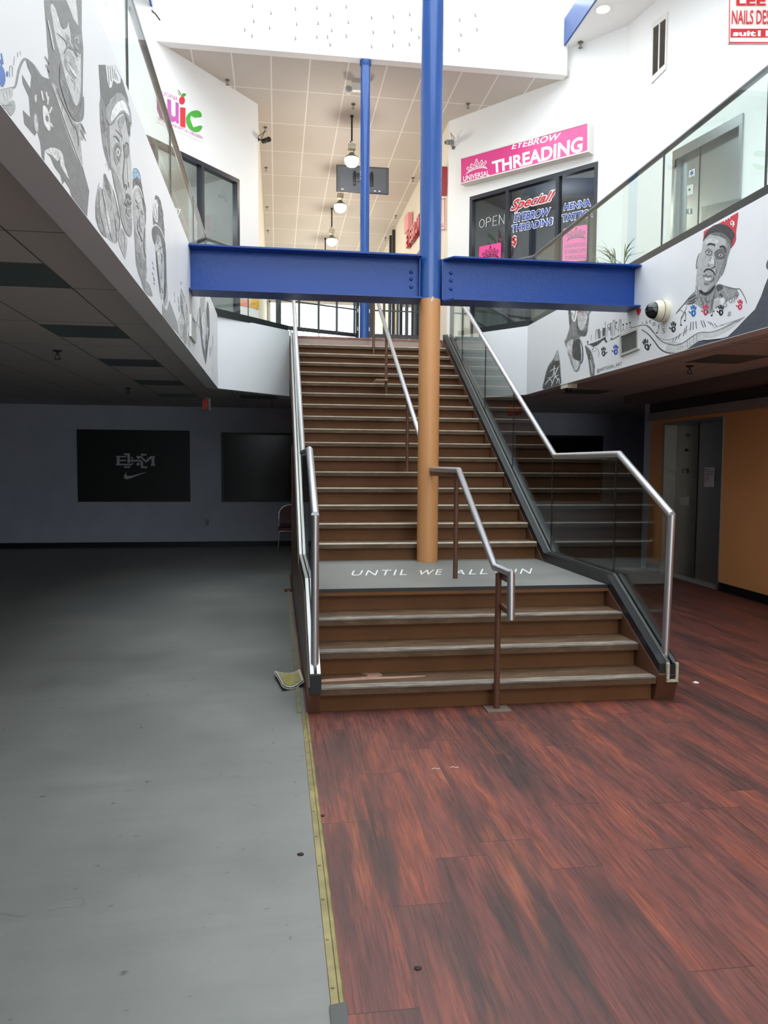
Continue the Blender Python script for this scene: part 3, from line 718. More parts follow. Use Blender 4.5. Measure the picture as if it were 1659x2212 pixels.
# mezzanine railings ----------------------------------------------------------
def railing(label, path, joints):
    t = thing('glass_railing', label, 'railing', (path[0][0], path[0][1], FZ))
    RZ = 4.66
    for a, b in zip(path, path[1:]):
        bm = bmesh.new(); wallbox(bm, a, b, FZ-.01, FZ+.085, .05, 1); link('base_channel', bm, BLACKM, t)
    link('handrail', T([(x, y, RZ) for x, y in path], .027, 16), mat('rail_steel_dim_reflection', col(104, 104, 106), .32, metal=.35), t, smooth=True)  # handrail steel darkened to stand in for the dark hall it reflects
    for i, (a, b) in enumerate(zip(path, path[1:])):
        A = Vector((*a, 0)); Bv = Vector((*b, 0)); L = (Bv-A).length; d = (Bv-A).normalized(); n = Vector((d.y, -d.x, 0))
        js = [0]+[j for k, j in joints if k == i and 0 < j < L]+[L]
        for p, q in zip(js, js[1:]):
            pa, pb = A+d*(p+.008)+n*.02, A+d*(q-.008)+n*.02
            link('glass_pane', prism(bmesh.new(), [Vector((v.x, v.y, FZ+.06)) for v in (pa, pb, pb+n*.01, pa+n*.01)], (0, 0, RZ-FZ-.07)), GLASS, t)
        for j in js[1:-1]:
            c = A+d*j+n*.025; link('joint_seal', B(c.x-.007, c.x+.007, c.y-.007, c.y+.007, FZ+.06, RZ-.02), BLACKM, t)
    return t
pl_ = Plane((-.94, 0, 0), (1, 0, 0)); prr = Plane((3.68, 0, 0), (1, 0, 0))
jl = [(0, pl_.at(u, v).y+1.5) for u, v in ((266, 172), (362, 405), (413, 505))]
railing('glass railing with steel handrail in front of the white wall with the fruit logo', [(-.94, -1.5), (-.94, 10.47), (.14, 11.70)], [(0, 2.2)]+sorted(jl)+[(1, .8)])
# glass sits just inside the channel: path direction reversed on the other side
jr2 = prr.at(1440, 335).y
railing('glass railing with steel handrail in front of the upper lift and the pink sign', [(2.86, 11.70), (3.68, 10.62), (3.68, -1.5)], [(1, 10.62-jr2), (1, 10.62-jr2+1.55), (1, 10.62-jr2-1.75), (1, 6.3)])
# ---------------------------------------------------------------- murals
PFL = Plane((XL, 0, 0), (1, 0, 0)); PFR = Plane((XR, 0, 0), (1, 0, 0))
def crop(pl, x0, y0, s, off=.0006, clamp=True):
    def f(x, y, o):
        p = pl.at(x0+x/s, y0+y/s, off+o)
        if clamp: p.z = min(max(p.z, SOF+.004), FZ-.004)
        return p
    return f
A = crop(PFL, 0, 0, 4.607); Bc = crop(PFL, 190, 140, 4.426); Cc = crop(PFL, 350, 560, 7.9)
D = crop(PFR, 1460, 450, 8.337); Ec = crop(PFR, 1160, 640, 6.381); Fc = crop(PFR, 1360, 640, 5.548)
def art(name, f, txt, label, cat='mural'):
    P_ = Paint(f); P_.brush = 'portrait' in name or 'figure' in name or 'jersey' in name or 'hands' in name
    o = P_.run(txt).done(name, MURAL); return tag(o, label, cat)
art('painted_portrait', A, '''
q 138 437,0 445,120 462,300 470,460 480,560 470,700 490,780 520,860 600,1100 700,1200 790,1200 830,1130 822,900 826,650 828,480 812,300 812,0
p 178 510,830 560,860 620,980 690,1140 760,1230 800,1220 842,1290 820,1400 800,1400 822,1650 790,1620 730,1500 640,1250 560,1000
p 206 500,50 560,60 600,250 630,290 665,270 680,215 700,330 740,450 785,540 803,560 800,900 770,1040 740,1030 700,930 650,780 620,650 580,500 545,350 520,200
q 132 500,0 650,0 690,110 775,270 790,300 745,330 700,290 680,215 635,290 600,240 550,80
q 214 655,0 752,0 765,120 775,255 730,190 685,80
p 152 650,340 680,360 690,420 715,470 700,500 660,430
p 136 700,330 780,300 812,380 812,480 780,530 730,480
s 195 9 730,390 770,370 780,430
s 190 8 740,440 775,490
p 172 640,560 680,500 740,600 757,720 740,790 680,720 640,640
p 228 655,620 690,650 752,740 740,762 690,700 660,650
s 118 8 640,600 690,690 752,782
s 130 18 630,535 670,470 720,490 772,565
s 120 8 560,330 640,400 660,470
p 132 600,620 640,760 680,900 720,1020 760,1060 800,1020 828,960 832,1120 810,1200 740,1200 690,1130 640,1000 590,800
s 190 10 700,780 740,830 735,900
s 214 9 515,840 590,1060 690,1340 805,1640
s 150 12 560,870 640,1060 740,1280
s 150 10 740,1240 770,1330 780,1450
s 120 7 800,1230 850,1330
s 120 7 795,1290 850,1400
s 205 16 470,200 500,340 530,500
s 120 9 440,560 490,640
s 120 9 450,640 490,720
''', 'large grey mural portrait of a bearded man in a dark cap')
art('painted_jersey', A, '''
s 150 26 100,872 150,862 185,700 222,610 255,590 330,650 410,760 490,800
q 128 255,580 330,640 400,760 500,790 560,960 640,1250 730,1500 825,1670 887,1900 865,2170 712,1990 690,1875 640,1800 622,1860 600,1740 540,1660 500,1560 440,1500 442,1612 415,1590 400,1420 370,1310 345,1350 240,1230 225,1095 300,1170 285,960 225,830 218,740 300,880 310,750 270,660
p 216 440,1510 500,1470 570,1480 620,1530 645,1660 686,1785 600,1640 600,1545 572,1605 515,1545
p 200 335,1160 360,1140 380,1290 350,1300
p 210 340,960 360,940 362,1000 350,1020
p 228 425,1052 462,1070 480,1120 492,1170 500,1270 480,1302 440,1240 425,1150
p 130 450,1150 475,1160 478,1210 455,1200
s 228 18 408,902 428,1000
s 228 16 455,915 475,1010
s 228 14 480,960 470,1040
s 228 18 512,1065 488,1125
s 228 16 500,1225 520,1265
''', 'dark mural jersey with a white handprint beneath the capped bearded portrait')
art('painted_piano_keys', A, '''
p 204 0,892 60,885 125,880 110,990 0,1045
s 150 7 0,900 60,880 150,862
s 160 6 30,910 45,1010
s 160 6 60,905 75,1000
s 160 6 90,900 100,980
p 172 15,1055 60,1040 130,995 152,1080 110,1152 60,1095
p 96,128,196 0,650 40,700 52,800 30,862 0,830
s 96,128,196 16 10,530 28,640
s 96,128,196 14 0,590 14,650
d 96,128,196 70,735,12,28
s 150 6 95,770 95,665 120,670 122,765
s 150 5 140,560 135,650
s 150 5 172,520 175,570
s 150 5 195,510 205,545
''', 'faint painted piano keys with blue handprint at the frame edge of the mural')
art('painted_portrait', Bc, '''
q 118 100,0 110,150 120,320 180,420 215,330 280,265 340,300 388,410 385,330 330,150 255,0
q 226 168,0 252,0 312,125 310,172 282,182 240,145 225,215 205,222 185,150
s 110 8 188,10 203,190
s 110 8 208,10 222,160
s 110 8 228,15 242,135
s 110 8 246,40 262,142
s 110 8 264,80 284,155
p 138 120,310 170,410 180,540 205,600 205,760 228,1000 190,950 150,820 125,650 112,480
s 105 8 130,420 150,560 165,700
s 185 7 160,640 185,800 205,940
p 192 205,600 240,570 290,510 350,480 375,600 392,700 402,850 415,1000 418,1200 421,1500 410,1632 370,1620 320,1500 290,1300 250,1150 220,980 210,800
p 160 165,420 210,350 260,280 310,272 360,330 402,430 416,570 385,520 350,470 320,465 270,510 240,562 205,577 175,530
p 238 215,540 230,440 270,370 330,338 370,400 395,490 350,440 310,440 262,500
s 110 7 178,520 205,570 240,555 270,505 320,462 360,480 412,590
p 118 350,478 385,520 402,620 395,690 380,640 365,560
p 164 225,980 262,1030 312,1150 342,1330 370,1450 412,1440 419,1560 408,1637 365,1612 318,1490 285,1290 245,1120
p 160 285,520 330,482 352,520 332,585 312,620 290,580
s 120 9 260,620 300,660 330,700
s 215 9 290,600 320,650 330,700
s 105 13 240,682 268,690 298,735
p 150 250,770 285,745 312,800 305,900 270,960 245,880
p 235 275,795 300,832 286,872 272,842
s 80 8 255,815 272,770 300,800
d 80 283,835,7,22
s 90 9 340,810 362,742 385,775
s 90 8 350,830 385,800
s 90 8 355,860 385,835
p 138 345,790 378,770 392,830 372,890 348,870
s 225 7 330,690 322,760 318,840
s 125 8 335,760 345,900 332,1060 345,1180
s 225 7 372,900 380,1050 385,1150
s 95 8 338,1172 350,1142 366,1166 356,1202
s 110 8 380,1120 388,1170
p 112 338,1322 358,1290 364,1228 402,1262 412,1322 400,1347 365,1352
s 228 5 350,1322 375,1282 390,1312 407,1290
p 148 365,1352 400,1352 406,1420 385,1442 362,1412
s 225 5 375,1375 398,1370
s 225 6 360,1440 385,1470 412,1450
''', 'grey mural portrait of a winking man in a striped cap above his clasped hands')
art('painted_hands', Bc, '''
p 178 150,1040 182,1080 240,1200 292,1400 312,1560 282,1692 240,1702 180,1650 130,1620 80,1500 75,1350 108,1170 140,1190
p 224 165,1390 195,1430 216,1560 200,1622 172,1540
p 140 152,1042 180,1090 215,1200 235,1330 200,1260 165,1160
p 150 80,1350 100,1300 120,1480 170,1640 130,1610 85,1500
s 105 8 165,1045 205,1200 250,1400 272,1690
s 115 7 130,1190 160,1350 190,1550 232,1682
s 115 7 100,1200 112,1400 150,1560 172,1652
s 115 7 240,1200 282,1380 302,1500
s 115 7 262,1440 272,1405 300,1460 292,1582 265,1560 262,1450
s 226 7 215,1240 250,1400 262,1480
s 226 6 140,1210 170,1340 195,1430
p 186 302,1560 350,1592 372,1700 356,1852 330,1802 292,1700
s 120 7 320,1580 345,1650 340,1760
s 150 6 105,1130 75,1300 75,1480
s 160 5 160,960 185,945 200,1010
''', 'grey mural of clasped hands below the winking man in the striped cap')
art('painted_portrait', Bc, '''
p 160 465,1850 520,2050 550,2060 590,2110 618,2210 570,2200 520,2120
p 112 430,1090 470,1065 505,1110 530,1250 553,1420 549,1540 530,1400 505,1260 480,1170 455,1150 430,1200
p 148,188,216 432,1000 460,993 490,1040 506,1122 470,1068 432,1092
s 100 7 432,1000 460,993 490,1040 506,1122
p 186 430,1230 465,1180 500,1230 520,1330 546,1500 552,1750 540,1852 500,1780 460,1650 440,1550 430,1400
s 232 9 430,1240 440,1170 465,1155 495,1190 522,1272
p 150 440,1560 470,1640 500,1750 535,1870 552,1800 556,2020 540,2062 500,2040 460,1900 448,1700
p 206 450,1230 475,1220 500,1290 480,1320 455,1300
s 85 9 450,1290 475,1330
s 85 9 455,1345 470,1350 482,1385
s 85 9 500,1395 525,1435
s 95 7 490,1440 493,1550 512,1602
s 100 8 480,1480 470,1560 485,1620
s 80 11 480,1590 515,1692
s 220 6 490,1575 520,1650
s 95 9 540,1560 532,1720 548,1850
''', 'grey mural portrait of a man in a light blue cap, third along the mezzanine edge')
art('painted_portrait', Bc, '''
p 118 650,1245 690,1290 715,1420 732,1650 700,1600 670,1540 640,1520 625,1540 618,1400 635,1290
p 230 620,1310 655,1290 668,1380 665,1500 640,1490 622,1420
s 105 5 640,1330 652,1400 655,1480
s 105 5 630,1360 636,1440 650,1490
p 202 640,1700 670,1630 700,1690 722,1850 727,2000 722,2212 690,2212 670,1900 650,1790
p 112 612,1570 650,1540 700,1590 735,1700 747,1900 742,2212 722,2212 726,1900 700,1700 680,1640 650,1680 640,1722 615,1650
s 232 8 612,1560 640,1525 690,1570 725,1652
p 160 650,1640 670,1620 685,1680 660,1720
s 105 14 650,1780 665,1950 692,2180
s 80 8 680,1765 712,1730
s 80 8 688,1800 705,1830 700,1900
s 90 7 692,1990 702,2050
s 80 8 700,2130 716,2185
s 110 5 612,1880 622,1910
s 110 5 618,1930 632,1960
s 110 6 612,1985 625,2010
s 110 6 625,2030 636,2070
s 110 6 622,2085 642,2100
''', 'grey mural portrait of a man in a tall beanie near the blue beam')
art('painted_figure', Cc, '''
p 184 0,430 60,0 75,200 95,560 92,720 62,800 35,770 0,600
s 120 12 45,0 65,120 60,300 75,480
s 130 12 0,560 30,700 45,800
q 160 0,742 40,830 82,882 125,702 190,880 252,1060 292,1292 150,1150 0,960
s 215 9 75,880 95,780 120,700
p 206 320,510 370,600 402,720 420,1000 412,1442 350,1370 290,1290 262,1060 320,900 310,600
p 146 315,590 350,700 356,860 392,1072 340,940 312,800
p 168 370,1100 412,1150 410,1440 358,1362
s 110 9 320,500 345,580 378,660
s 140 7 300,1250 330,1342 355,1300 362,1130
s 140 6 310,1120 322,1220
s 140 6 335,1110 342,1220
s 110 6 410,760 425,850 432,960
s 110 7 430,990 422,1050
s 110 7 445,1060 430,1140
s 110 7 320,380 325,430
s 90,110,150 6 270,640 282,760
s 90,110,150 9 285,790 292,900
s 110 5 205,560 212,640
s 110 6 215,680 212,740
s 140 6 450,1250 470,1480
s 150 5 410,1280 440,1420 480,1520
''', 'pale grey mural figure and small marks just beyond the blue beam')
art('painted_portrait', Cc, '''
p 182 660,550 740,555 732,700 722,850 762,1000 764,1150 742,1350 762,1500 746,1820 720,1650 690,1450 640,1200 632,1000 650,800
p 238 680,552 722,556 700,650 668,645
p 108 780,720 800,850 809,1100 806,1300 785,1450 762,1700 745,1780 735,1600 746,1330 772,1150 755,900 760,790
p 216 700,900 740,950 746,1200 725,1400 735,1552 715,1560 690,1350 662,1100
p 118 645,960 682,1180 692,1400 742,1640 747,1780 700,1600 658,1300
p 205 762,1180 790,1180 780,1300 768,1420
s 110 10 640,820 655,1000 680,1250
s 225 8 745,720 735,860 755,1000
s 150 6 640,820 600,1040 560,1280
s 150 5 560,1050 640,1180
s 190,110,120 6 865,1300 866,1440
s 190,110,120 6 852,1462 846,1562
s 110,110,140 6 815,1500 820,1652
s 150 5 852,1830 866,1920
''', 'slim grey mural portrait of a long haired figure nearest the angled white edge')
# far side
o = Paint(lambda x, y, o_: (lambda p: (setattr(p, 'z', min(max(p.z, SOF+.004), FZ-.004)), p)[1])(PFR.at(x, y, .0004+o_))).run('''
q 74,78,88 1659,600 1652,617 1644,640 1631,668 1607,692 1592,708 1572,727 1547,735 1520,734 1508,737 1497,745 1482,756 1468,762 1446,768 1500,752 1580,734 1700,700 1740,560
''').done('painted_dark_wave', MURAL); tag(o, 'dark slate painted field under the piano key road of the mural', 'mural')
o = Paint(Fc).run('''
p 205 480,540 640,560 760,490 850,440 960,432 1100,400 1250,310 1380,248 1290,330 1180,410 1040,480 940,500 850,520 760,580 680,640 600,670 520,672 430,655
s 62 9 0,380 60,370 150,345 220,360 280,420 350,510 430,560 540,585 640,560 740,490 840,435 960,430 1080,405 1200,340 1300,300 1382,244
s 66 15 145,400 220,450 290,530 360,622 440,672 540,682 620,665 700,635
s 120 6 200,350 300,450 360,500 460,525 560,490 640,440 720,390
s 150 7 1000,380 1150,330 1300,280 1382,244
p 150 830,432 960,427 1100,382 1250,302 1382,246 1250,326 1100,402 960,440
s 45 9 735,310 728,410
s 45 9 762,305 762,400
s 45 9 795,300 803,390
s 45 9 855,290 885,375
s 45 9 885,290 912,370
s 45 8 940,300 975,340
s 45 8 970,310 1010,360
s 45 8 1015,325 1050,365
s 45 6 1095,340 1105,357
s 45 6 1113,338 1125,355
s 55 8 685,350 672,450
s 55 8 665,380 645,480
s 60 8 605,450 585,510
s 60 7 570,480 545,540
s 60 7 530,500 515,545
s 140 5 580,590 580,640
s 140 5 610,590 612,645
s 140 5 632,575 635,625
s 120 6 690,530 695,620
s 120 6 720,510 725,600
s 120 6 770,480 765,560
s 120 6 805,450 800,540
''').done('painted_piano_road', MURAL); tag(o, 'wavy painted piano key road below the portrait in the red cap', 'mural')
art('painted_portrait', D, '''
p 158 360,1380 400,1450 440,1530 540,1560 640,1520 742,1380 730,1500 700,1600 660,1850 600,1900 520,1850 430,1780 330,1720 220,1740 150,1720 250,1620 340,1500
p 112 742,1370 722,1500 690,1640 640,1850 635,1700 680,1560
p 176 375,1400 430,1520 430,1640 390,1620 350,1540
s 70 10 380,1400 400,1500 390,1620
s 70 10 430,1500 418,1610
s 70 9 350,1540 385,1640 430,1600
p 150 760,1370 900,1400 1082,1450 1125,1540 1060,1600 950,1650 900,1700 860,1600 720,1640 700,1600
p 78 750,1380 830,1395 852,1440 800,1480 760,1500 740,1440
p 90 800,1530 852,1560 840,1602 790,1570
s 215 8 860,1420 900,1500 960,1600
s 92 14 750,1370 850,1390 960,1430 1090,1450 1150,1450 1200,1520 1250,1620 1278,1710
s 100 10 1080,1450 1130,1540 1100,1600
s 82 14 340,1510 240,1610 170,1700 90,1790 0,1900
s 82 8 0,1900 80,1830 150,1870 200,1760
s 60 20 352,1560 280,1610 228,1645
s 60 20 362,1610 300,1660 222,1685
s 60 18 352,1665 290,1710 212,1722
q 206,52,68 1125,70 1125,130 1085,430 1082,560 1000,720 985,640 1000,560 900,400 760,330 640,400 530,520 500,600 505,420 560,380 850,235
s 170,36,52 12 1060,470 1082,540 1040,650 985,715
p 58,58,62 495,615 500,540 580,400 700,300 850,288 960,330 1040,420 1067,480 1040,560 978,730 990,600 900,480 760,430 640,460 560,520
p 178 495,600 560,520 640,465 760,435 900,490 992,600 980,730 930,900 880,1020 830,1180 740,1330 680,1420 560,1532 470,1500 400,1440 365,1330 385,1120 400,960 455,800 480,700
p 150 900,500 990,600 980,730 920,900 870,1030 820,1190 720,1350 600,1500 560,1470 660,1380 700,1250 730,1150 742,1000 722,900 840,900 890,800 900,650
p 128 930,560 990,620 975,730 915,910 868,1030 812,1190 760,1270 830,1060 900,850 930,700
p 108 640,460 760,430 900,480 996,590 985,650 900,560 780,500 690,485
p 200 560,560 700,540 780,600 740,640 600,620 545,650
s 205 12 735,560 742,650 730,740
s 110 14 440,800 400,880 380,980 375,1082 402,1050
s 110 14 925,920 890,1040 840,1180 820,1215
s 48 36 575,668 620,640 680,650 712,672
s 48 42 795,700 860,688 906,742
s 60 26 890,715 912,795
p 102 700,800 760,742 862,722 902,800 880,900 780,922 720,900
p 130 540,760 600,720 660,760 655,840 600,860 545,830
p 205 555,795 600,770 642,798 605,825
p 190 775,845 815,815 855,845 815,876
s 50 9 548,790 600,758 655,805
s 60 7 560,822 610,835 650,815
d 45 603,795,17
d 45 817,845,16
s 50 9 765,842 815,808 862,845
s 70 7 775,870 815,885 855,865
p 210 650,850 692,900 702,980 690,1012 650,1002 600,982 640,920
p 120 690,880 720,960 715,1050 700,1020 702,960
s 58 18 588,1012 612,1050
s 58 16 640,1078 690,1062 714,1035
s 70 10 620,955 655,870
s 120 9 720,1040 735,1120 725,1180
s 42 28 510,1152 560,1100 630,1102 680,1140 720,1205
p 150 500,1200 560,1140 630,1150 692,1202 680,1272 620,1320 540,1300 500,1250
p 212 520,1245 570,1252 640,1250 620,1300 550,1300
s 215 8 540,1170 580,1160 600,1185 630,1160
s 45 14 488,1212 560,1215 600,1238 652,1210
s 90 9 690,1200 690,1290 620,1340
p 128 520,1332 602,1342 602,1372 530,1372
p 45 430,1470 482,1480 520,1512 600,1492 700,1390 722,1400 640,1512 540,1562 440,1522
s 80 10 930,1640 885,1700 870,1760 900,1772 932,1732 890,1712
s 80 10 992,1620 970,1682 1010,1692 1027,1632 992,1622
s 80 10 1058,1690 1076,1570 1110,1572 1100,1622 1068,1622
s 80 12 492,1600 460,1640 500,1700 482,1742 460,1722
s 80 12 560,1600 540,1640 590,1692 622,1632
q 205 700,1650 790,1600 800,1740 700,1800
s 60 6 720,1660 716,1790
s 60 6 750,1650 748,1780
s 60 6 775,1640 775,1770
s 236 20 880,190 896,240
s 236 20 925,150 935,212
s 236 20 970,118 985,190
s 236 18 1012,222 1000,282 1030,292 1042,232 1012,222
s 236 20 1062,240 1042,335
s 236 16 1050,250 1070,300
''', 'large mural portrait of a tattooed man in a red cap on the lift side')
art('painted_portrait', D, 'p 92,96,100 1700,860 1660,920 1628,1000 1630,1070 1665,1110 1720,1120', 'edge of a dark mural head cut off beyond the red capped portrait')
art('painted_portrait', Ec, '''
p 118 285,740 312,860 327,1060 318,1240 90,1292 100,1150 150,970 220,870 250,810
p 82 270,800 300,880 318,1060 312,1235 100,1285 110,1150 160,990 225,900
p 175 285,745 308,850 300,885 240,880 262,800
s 220 13 150,1130 220,1100 240,960
s 220 13 110,1220 180,1140 212,1205
s 220 13 242,950 240,1060 285,1145
s 220 13 302,960 262,1050 240,1135
s 220 13 200,1240 240,1130 300,1080
s 220 12 268,1205 300,1130 312,1205
s 220 10 180,1040 230,1000 290,1000
p 128 435,150 600,150 742,155 752,200 720,250 715,340 702,420 690,500 662,547 610,545 580,600 590,700 612,860 600,942 580,1010 540,1042 510,1010 470,920 420,762 380,622 402,590 430,500 450,420 445,300
p 190 570,230 690,240 690,330 660,430 620,470 590,450 565,380
p 158 600,150 740,155 748,200 715,240 640,220 600,200
p 92 550,380 600,480 660,485 700,430 690,505 662,547 600,545 560,500
s 84 13 552,230 558,400 600,482 662,472
s 225 8 695,260 650,400 600,460
p 228 475,165 552,160 560,240 532,342 500,345 480,280
s 80 9 500,180 535,200 520,262 512,325
s 80 7 490,220 505,300
p 90 440,200 470,180 480,330 450,400
p 202 410,660 500,590 482,760 500,860 582,900 570,990 530,1022 480,930 430,780
p 150 430,780 480,830 520,1020 480,950
p 74 500,640 585,590 602,700 612,860 560,882 510,842 495,742
s 62 12 592,590 627,700 632,860 610,925
s 120 10 440,540 500,570 560,560
s 232 9 725,170 700,235
s 200,50,66 7 612,185 612,240 640,238
s 200,50,66 7 632,170 652,180 640,232
s 200,50,66 6 620,262 650,258
s 60 7 705,330 690,345
s 60 8 700,380 668,400
p 128 665,680 740,740 772,830 792,960 790,1082 740,1096 725,960 700,830
s 60 14 690,740 730,782 720,852 752,862
s 60 12 700,800 740,820
s 205 10 740,880 760,980 765,1060
s 70 8 670,680 712,850 740,1090
''', 'grey mural profile of a man with a tattooed arm beside the city skyline')
art('painted_skyline', Ec, '''
p 70 680,670 780,640 870,600 940,560 962,618 1010,600 1030,556 1042,586 1120,542 1150,520 1152,538 1042,602 1000,602 950,642 920,602 850,662 790,692 740,672
s 70 9 740,680 780,700 760,750
s 130 7 800,700 850,760 850,840
s 130 6 760,770 820,740
q 100 842,452 866,448 872,580 850,586
q 80 905,432 942,440 936,540 908,560
s 62 8 810,602 815,480 838,470 840,592
s 62 7 880,580 880,490 903,488 905,560
s 62 7 945,602 942,350
q 112 985,422 1006,420 1006,470 988,470
s 62 7 965,560 975,400 1010,398 1015,542
s 62 7 1018,372 1030,542
s 62 7 1045,562 1050,350 1075,350 1070,552
s 62 7 1090,372 1085,440 1130,470
s 62 7 1120,502 1140,340 1158,338 1150,502
d 62 1020,375,9
d 62 1095,362,12
s 70 5 1190,400 1190,470
s 70 5 1238,385 1238,452
s 70 5 1282,372 1282,440
d 60 1190,392,12
d 60 1238,380,12
d 60 1282,365,12
s 90 4 1172,452 1172,492 1300,452 1300,415
s 90 4 1172,450 1205,462 1290,420
q 110 688,620 710,612 712,648 690,655
s 90 5 748,610 750,530
s 66 7 1302,432 1400,410 1480,395 1560,430 1659,560
''', 'small painted city skyline on the mural between the profile portrait and the wall vent')
o = Paint(Fc).run('''
p 206,50,66 85,152 110,146 138,150 132,190 105,236 86,192
s 70 3 103,236 103,282
''').done('painted_balloon', MURAL); tag(o, 'red painted balloon under the end of the blue beam', 'mural')
art('painted_music_notes', Fc, '''
s 55 5 275,322 315,318
s 55 5 272,348 315,340
s 55 5 285,312 280,362
s 55 5 303,308 300,352
s 55 5 205,285 196,315 208,330 214,312 198,315
s 55 5 158,308 148,325 160,328
s 55 8 262,280 240,300 258,322
s 55 5 352,330 338,440
d 50 326,438,10
s 55 5 340,350 360,385
s 50 6 388,392 422,392 398,412 424,424 410,440 386,438
s 50 8 612,350 622,255 668,188 672,290
d 45 618,345,11
d 45 662,292,11
s 50 5 622,270 668,205
s 55 5 1172,205 1220,200
s 55 5 1172,228 1218,224
s 55 5 1190,180 1182,245
s 55 5 1210,178 1200,245
s 50 6 1005,150 992,230
d 45 985,230,12
d 45 1012,180,8
''', 'small painted music notes and hash signs scattered round the dome camera')
def hand(f, cx, cy, h, c, label, flip=1, rot=0):
    h *= .86; P_ = Paint(f); ca, sa = math.cos(rot), math.sin(rot)
    def g(x, y): x *= flip*h*.62; y *= h; return (cx+x*ca-y*sa, cy+x*sa+y*ca)
    rnd = random.Random(int(cx))
    P_.poly(c, [g(*p) for p in ((-.28, .0), (.05, -.08), (.28, -.02), (.36, .2), (.2, .42), (-.05, .5), (-.3, .3))])
    P_.poly((215, 215, 219), [g(*p) for p in ((-.05, .1), (.1, .08), (.14, .24), (0, .3))])
    for x0, y0, x1, y1 in ((-.22, -.1, -.34, -.42), (-.04, -.14, -.1, -.54), (.13, -.12, .12, -.52), (.28, -.06, .36, -.4), (-.36, .2, -.62, .02)):
        P_.stroke(c, h*.115, [g(x0, y0), g((x0+x1)/2+.01, (y0+y1)/2), g(x1, y1)])
    return tag(P_.done('painted_handprint', MURAL), label, 'mural', 'painted handprints on the mural')
hand(D, 315, 1850, 250, (36, 108, 180), 'blue painted handprint beneath the neck of the red capped portrait')
hand(D, 535, 1830, 240, (206, 44, 86), 'crimson painted handprint in the middle of the portrait chest')
hand(D, 812, 1840, 230, (38, 38, 40), 'black painted handprint beside the drawn letters on the chest')
hand(D, 1155, 1740, 220, (206, 44, 86), 'crimson painted handprint on the shoulder nearest the dark slate field')
hand(Ec, 920, 765, 150, (40, 40, 42), 'black painted handprint under the city skyline', -1)
hand(Ec, 1085, 740, 165, (38, 84, 176), 'blue painted handprint next to the wall vent', 1)
hand(Ec, 1510, 670, 190, (40, 40, 42), 'smeared black painted handprint below the dome camera', -1, -.3)
hand(Fc, 525, 370, 150, (40, 40, 42), 'black painted handprint between the dome camera and the tattooed shoulder')
bm = bmesh.new(); text_on(bm, Quad(PFR, (1290, 797), (1344, 781), (1290, 806), (1345, 790), .003), '@ARTOON_ART', space=1.15)
tag(link('painted_signature', bm, mat('black_paint_lettering', col(60, 60, 64), .6)), 'small painted artist handle along the bottom of the mural', 'lettering')
def vent(name, q, label, n=16, horiz=False, frame=ALU, inner=mat('vent_dark', col(70, 70, 66), .6), slat=ALU):
    t = thing(name, label, 'vent', tuple(q(.5, 0)))
    def bx(x0, y0, x1, y1, d0, d1, m, nm):
        pts = [q(x0, y0, d0), q(x1, y0, d0), q(x1, y1, d0), q(x0, y1, d0)]; return link(nm, prism(bmesh.new(), pts, q.n*(d1-d0)), m, t)
    bx(.08, .1, .92, .9, .001, .004, inner, 'backing')
    bm = bmesh.new()
    for x0, y0, x1, y1 in ((0, 0, 1, .1), (0, .9, 1, 1), (0, .1, .08, .9), (.92, .1, 1, .9)): prism(bm, [q(x0, y0), q(x1, y0), q(x1, y1), q(x0, y1)], q.n*.018)
    link('frame', bm, frame, t); bm = bmesh.new()
    for i in range(n):
        s = (i+.5)/n
        if horiz: y = .1+.8*s; pts = [q(.08, y-.25/n, .004), q(.92, y-.25/n, .004), q(.92, y+.15/n, .012), q(.08, y+.15/n, .012)]
        else: x = .08+.84*s; pts = [q(x-.25/n, .1, .004), q(x-.25/n, .9, .004), q(x+.12/n, .9, .012), q(x+.12/n, .1, .012)]
        prism(bm, pts, q.n*.002)
    link('louvre', bm, slat, t); return t
vent('wall_vent', Quad(PFR, (1341, 724), (1382, 707), (1342, 770), (1382, 754), .001), 'white framed louvred vent set in the mural on the lift side', 18)
vent('wall_vent', Quad(PFL, (409, 678), (419, 694), (409, 726), (420, 742), .001), 'narrow louvred vent set in the mural near the blue beam end', 10)
# ---------------------------------------------------------------- shop windows
def storefront(label, a, b, s0, s1, z1, muls, side, flip):
    """aluminium window wall from distance s0 to s1 along a-b; side = outward normal towards the hall"""
    t = thing('shop_window', label, 'shop window', (*along(a, b, (s0+s1)/2), FZ))
    A_v = Vector((*a, 0)); d = (Vector((*b, 0))-A_v).normalized(); n = Vector((d.y, -d.x, 0))*side
    def bar(p, q, z0, z1_, o0, o1):
        pts = [A_v+d*p+n*o0, A_v+d*q+n*o0, A_v+d*q+n*o1, A_v+d*p+n*o1]
        return prism(bmesh.new(), [x+Vector((0, 0, z0)) for x in pts], (0, 0, z1_-z0))
    link('head', bar(s0, s1, z1-.07, z1, -.1, .012), BRONZE, t)
    link('sill', bar(s0, s1, FZ-.01, FZ+.1, -.1, .012), BRONZE, t)
    xs = [s0]+muls+[s1]
    for i, x in enumerate(xs):
        p, q = (x, x+.055) if i == 0 else ((x-.055, x) if i == len(xs)-1 else (x-.03, x+.03))
        link('mullion', bar(p, q, FZ+.1, z1-.07, -.1, .012), BRONZE, t)
    for p, q in zip(xs, xs[1:]):
        link('window_pane', bar(p+.03, q-.03, FZ+.1, z1-.07, -.05, -.044), SHOPG, t)
    return t
def dist(pl, o, u, v): p = pl.at(u, v); return math.hypot(p.x-o[0], p.y-o[1])
storefront('dark framed shop window on the white wall beneath the fruit logo', LA, LB_, LO0, LO1, LOZ, [LO0+.75, dist(PLW, LA, 438, 450)], 1, 0)
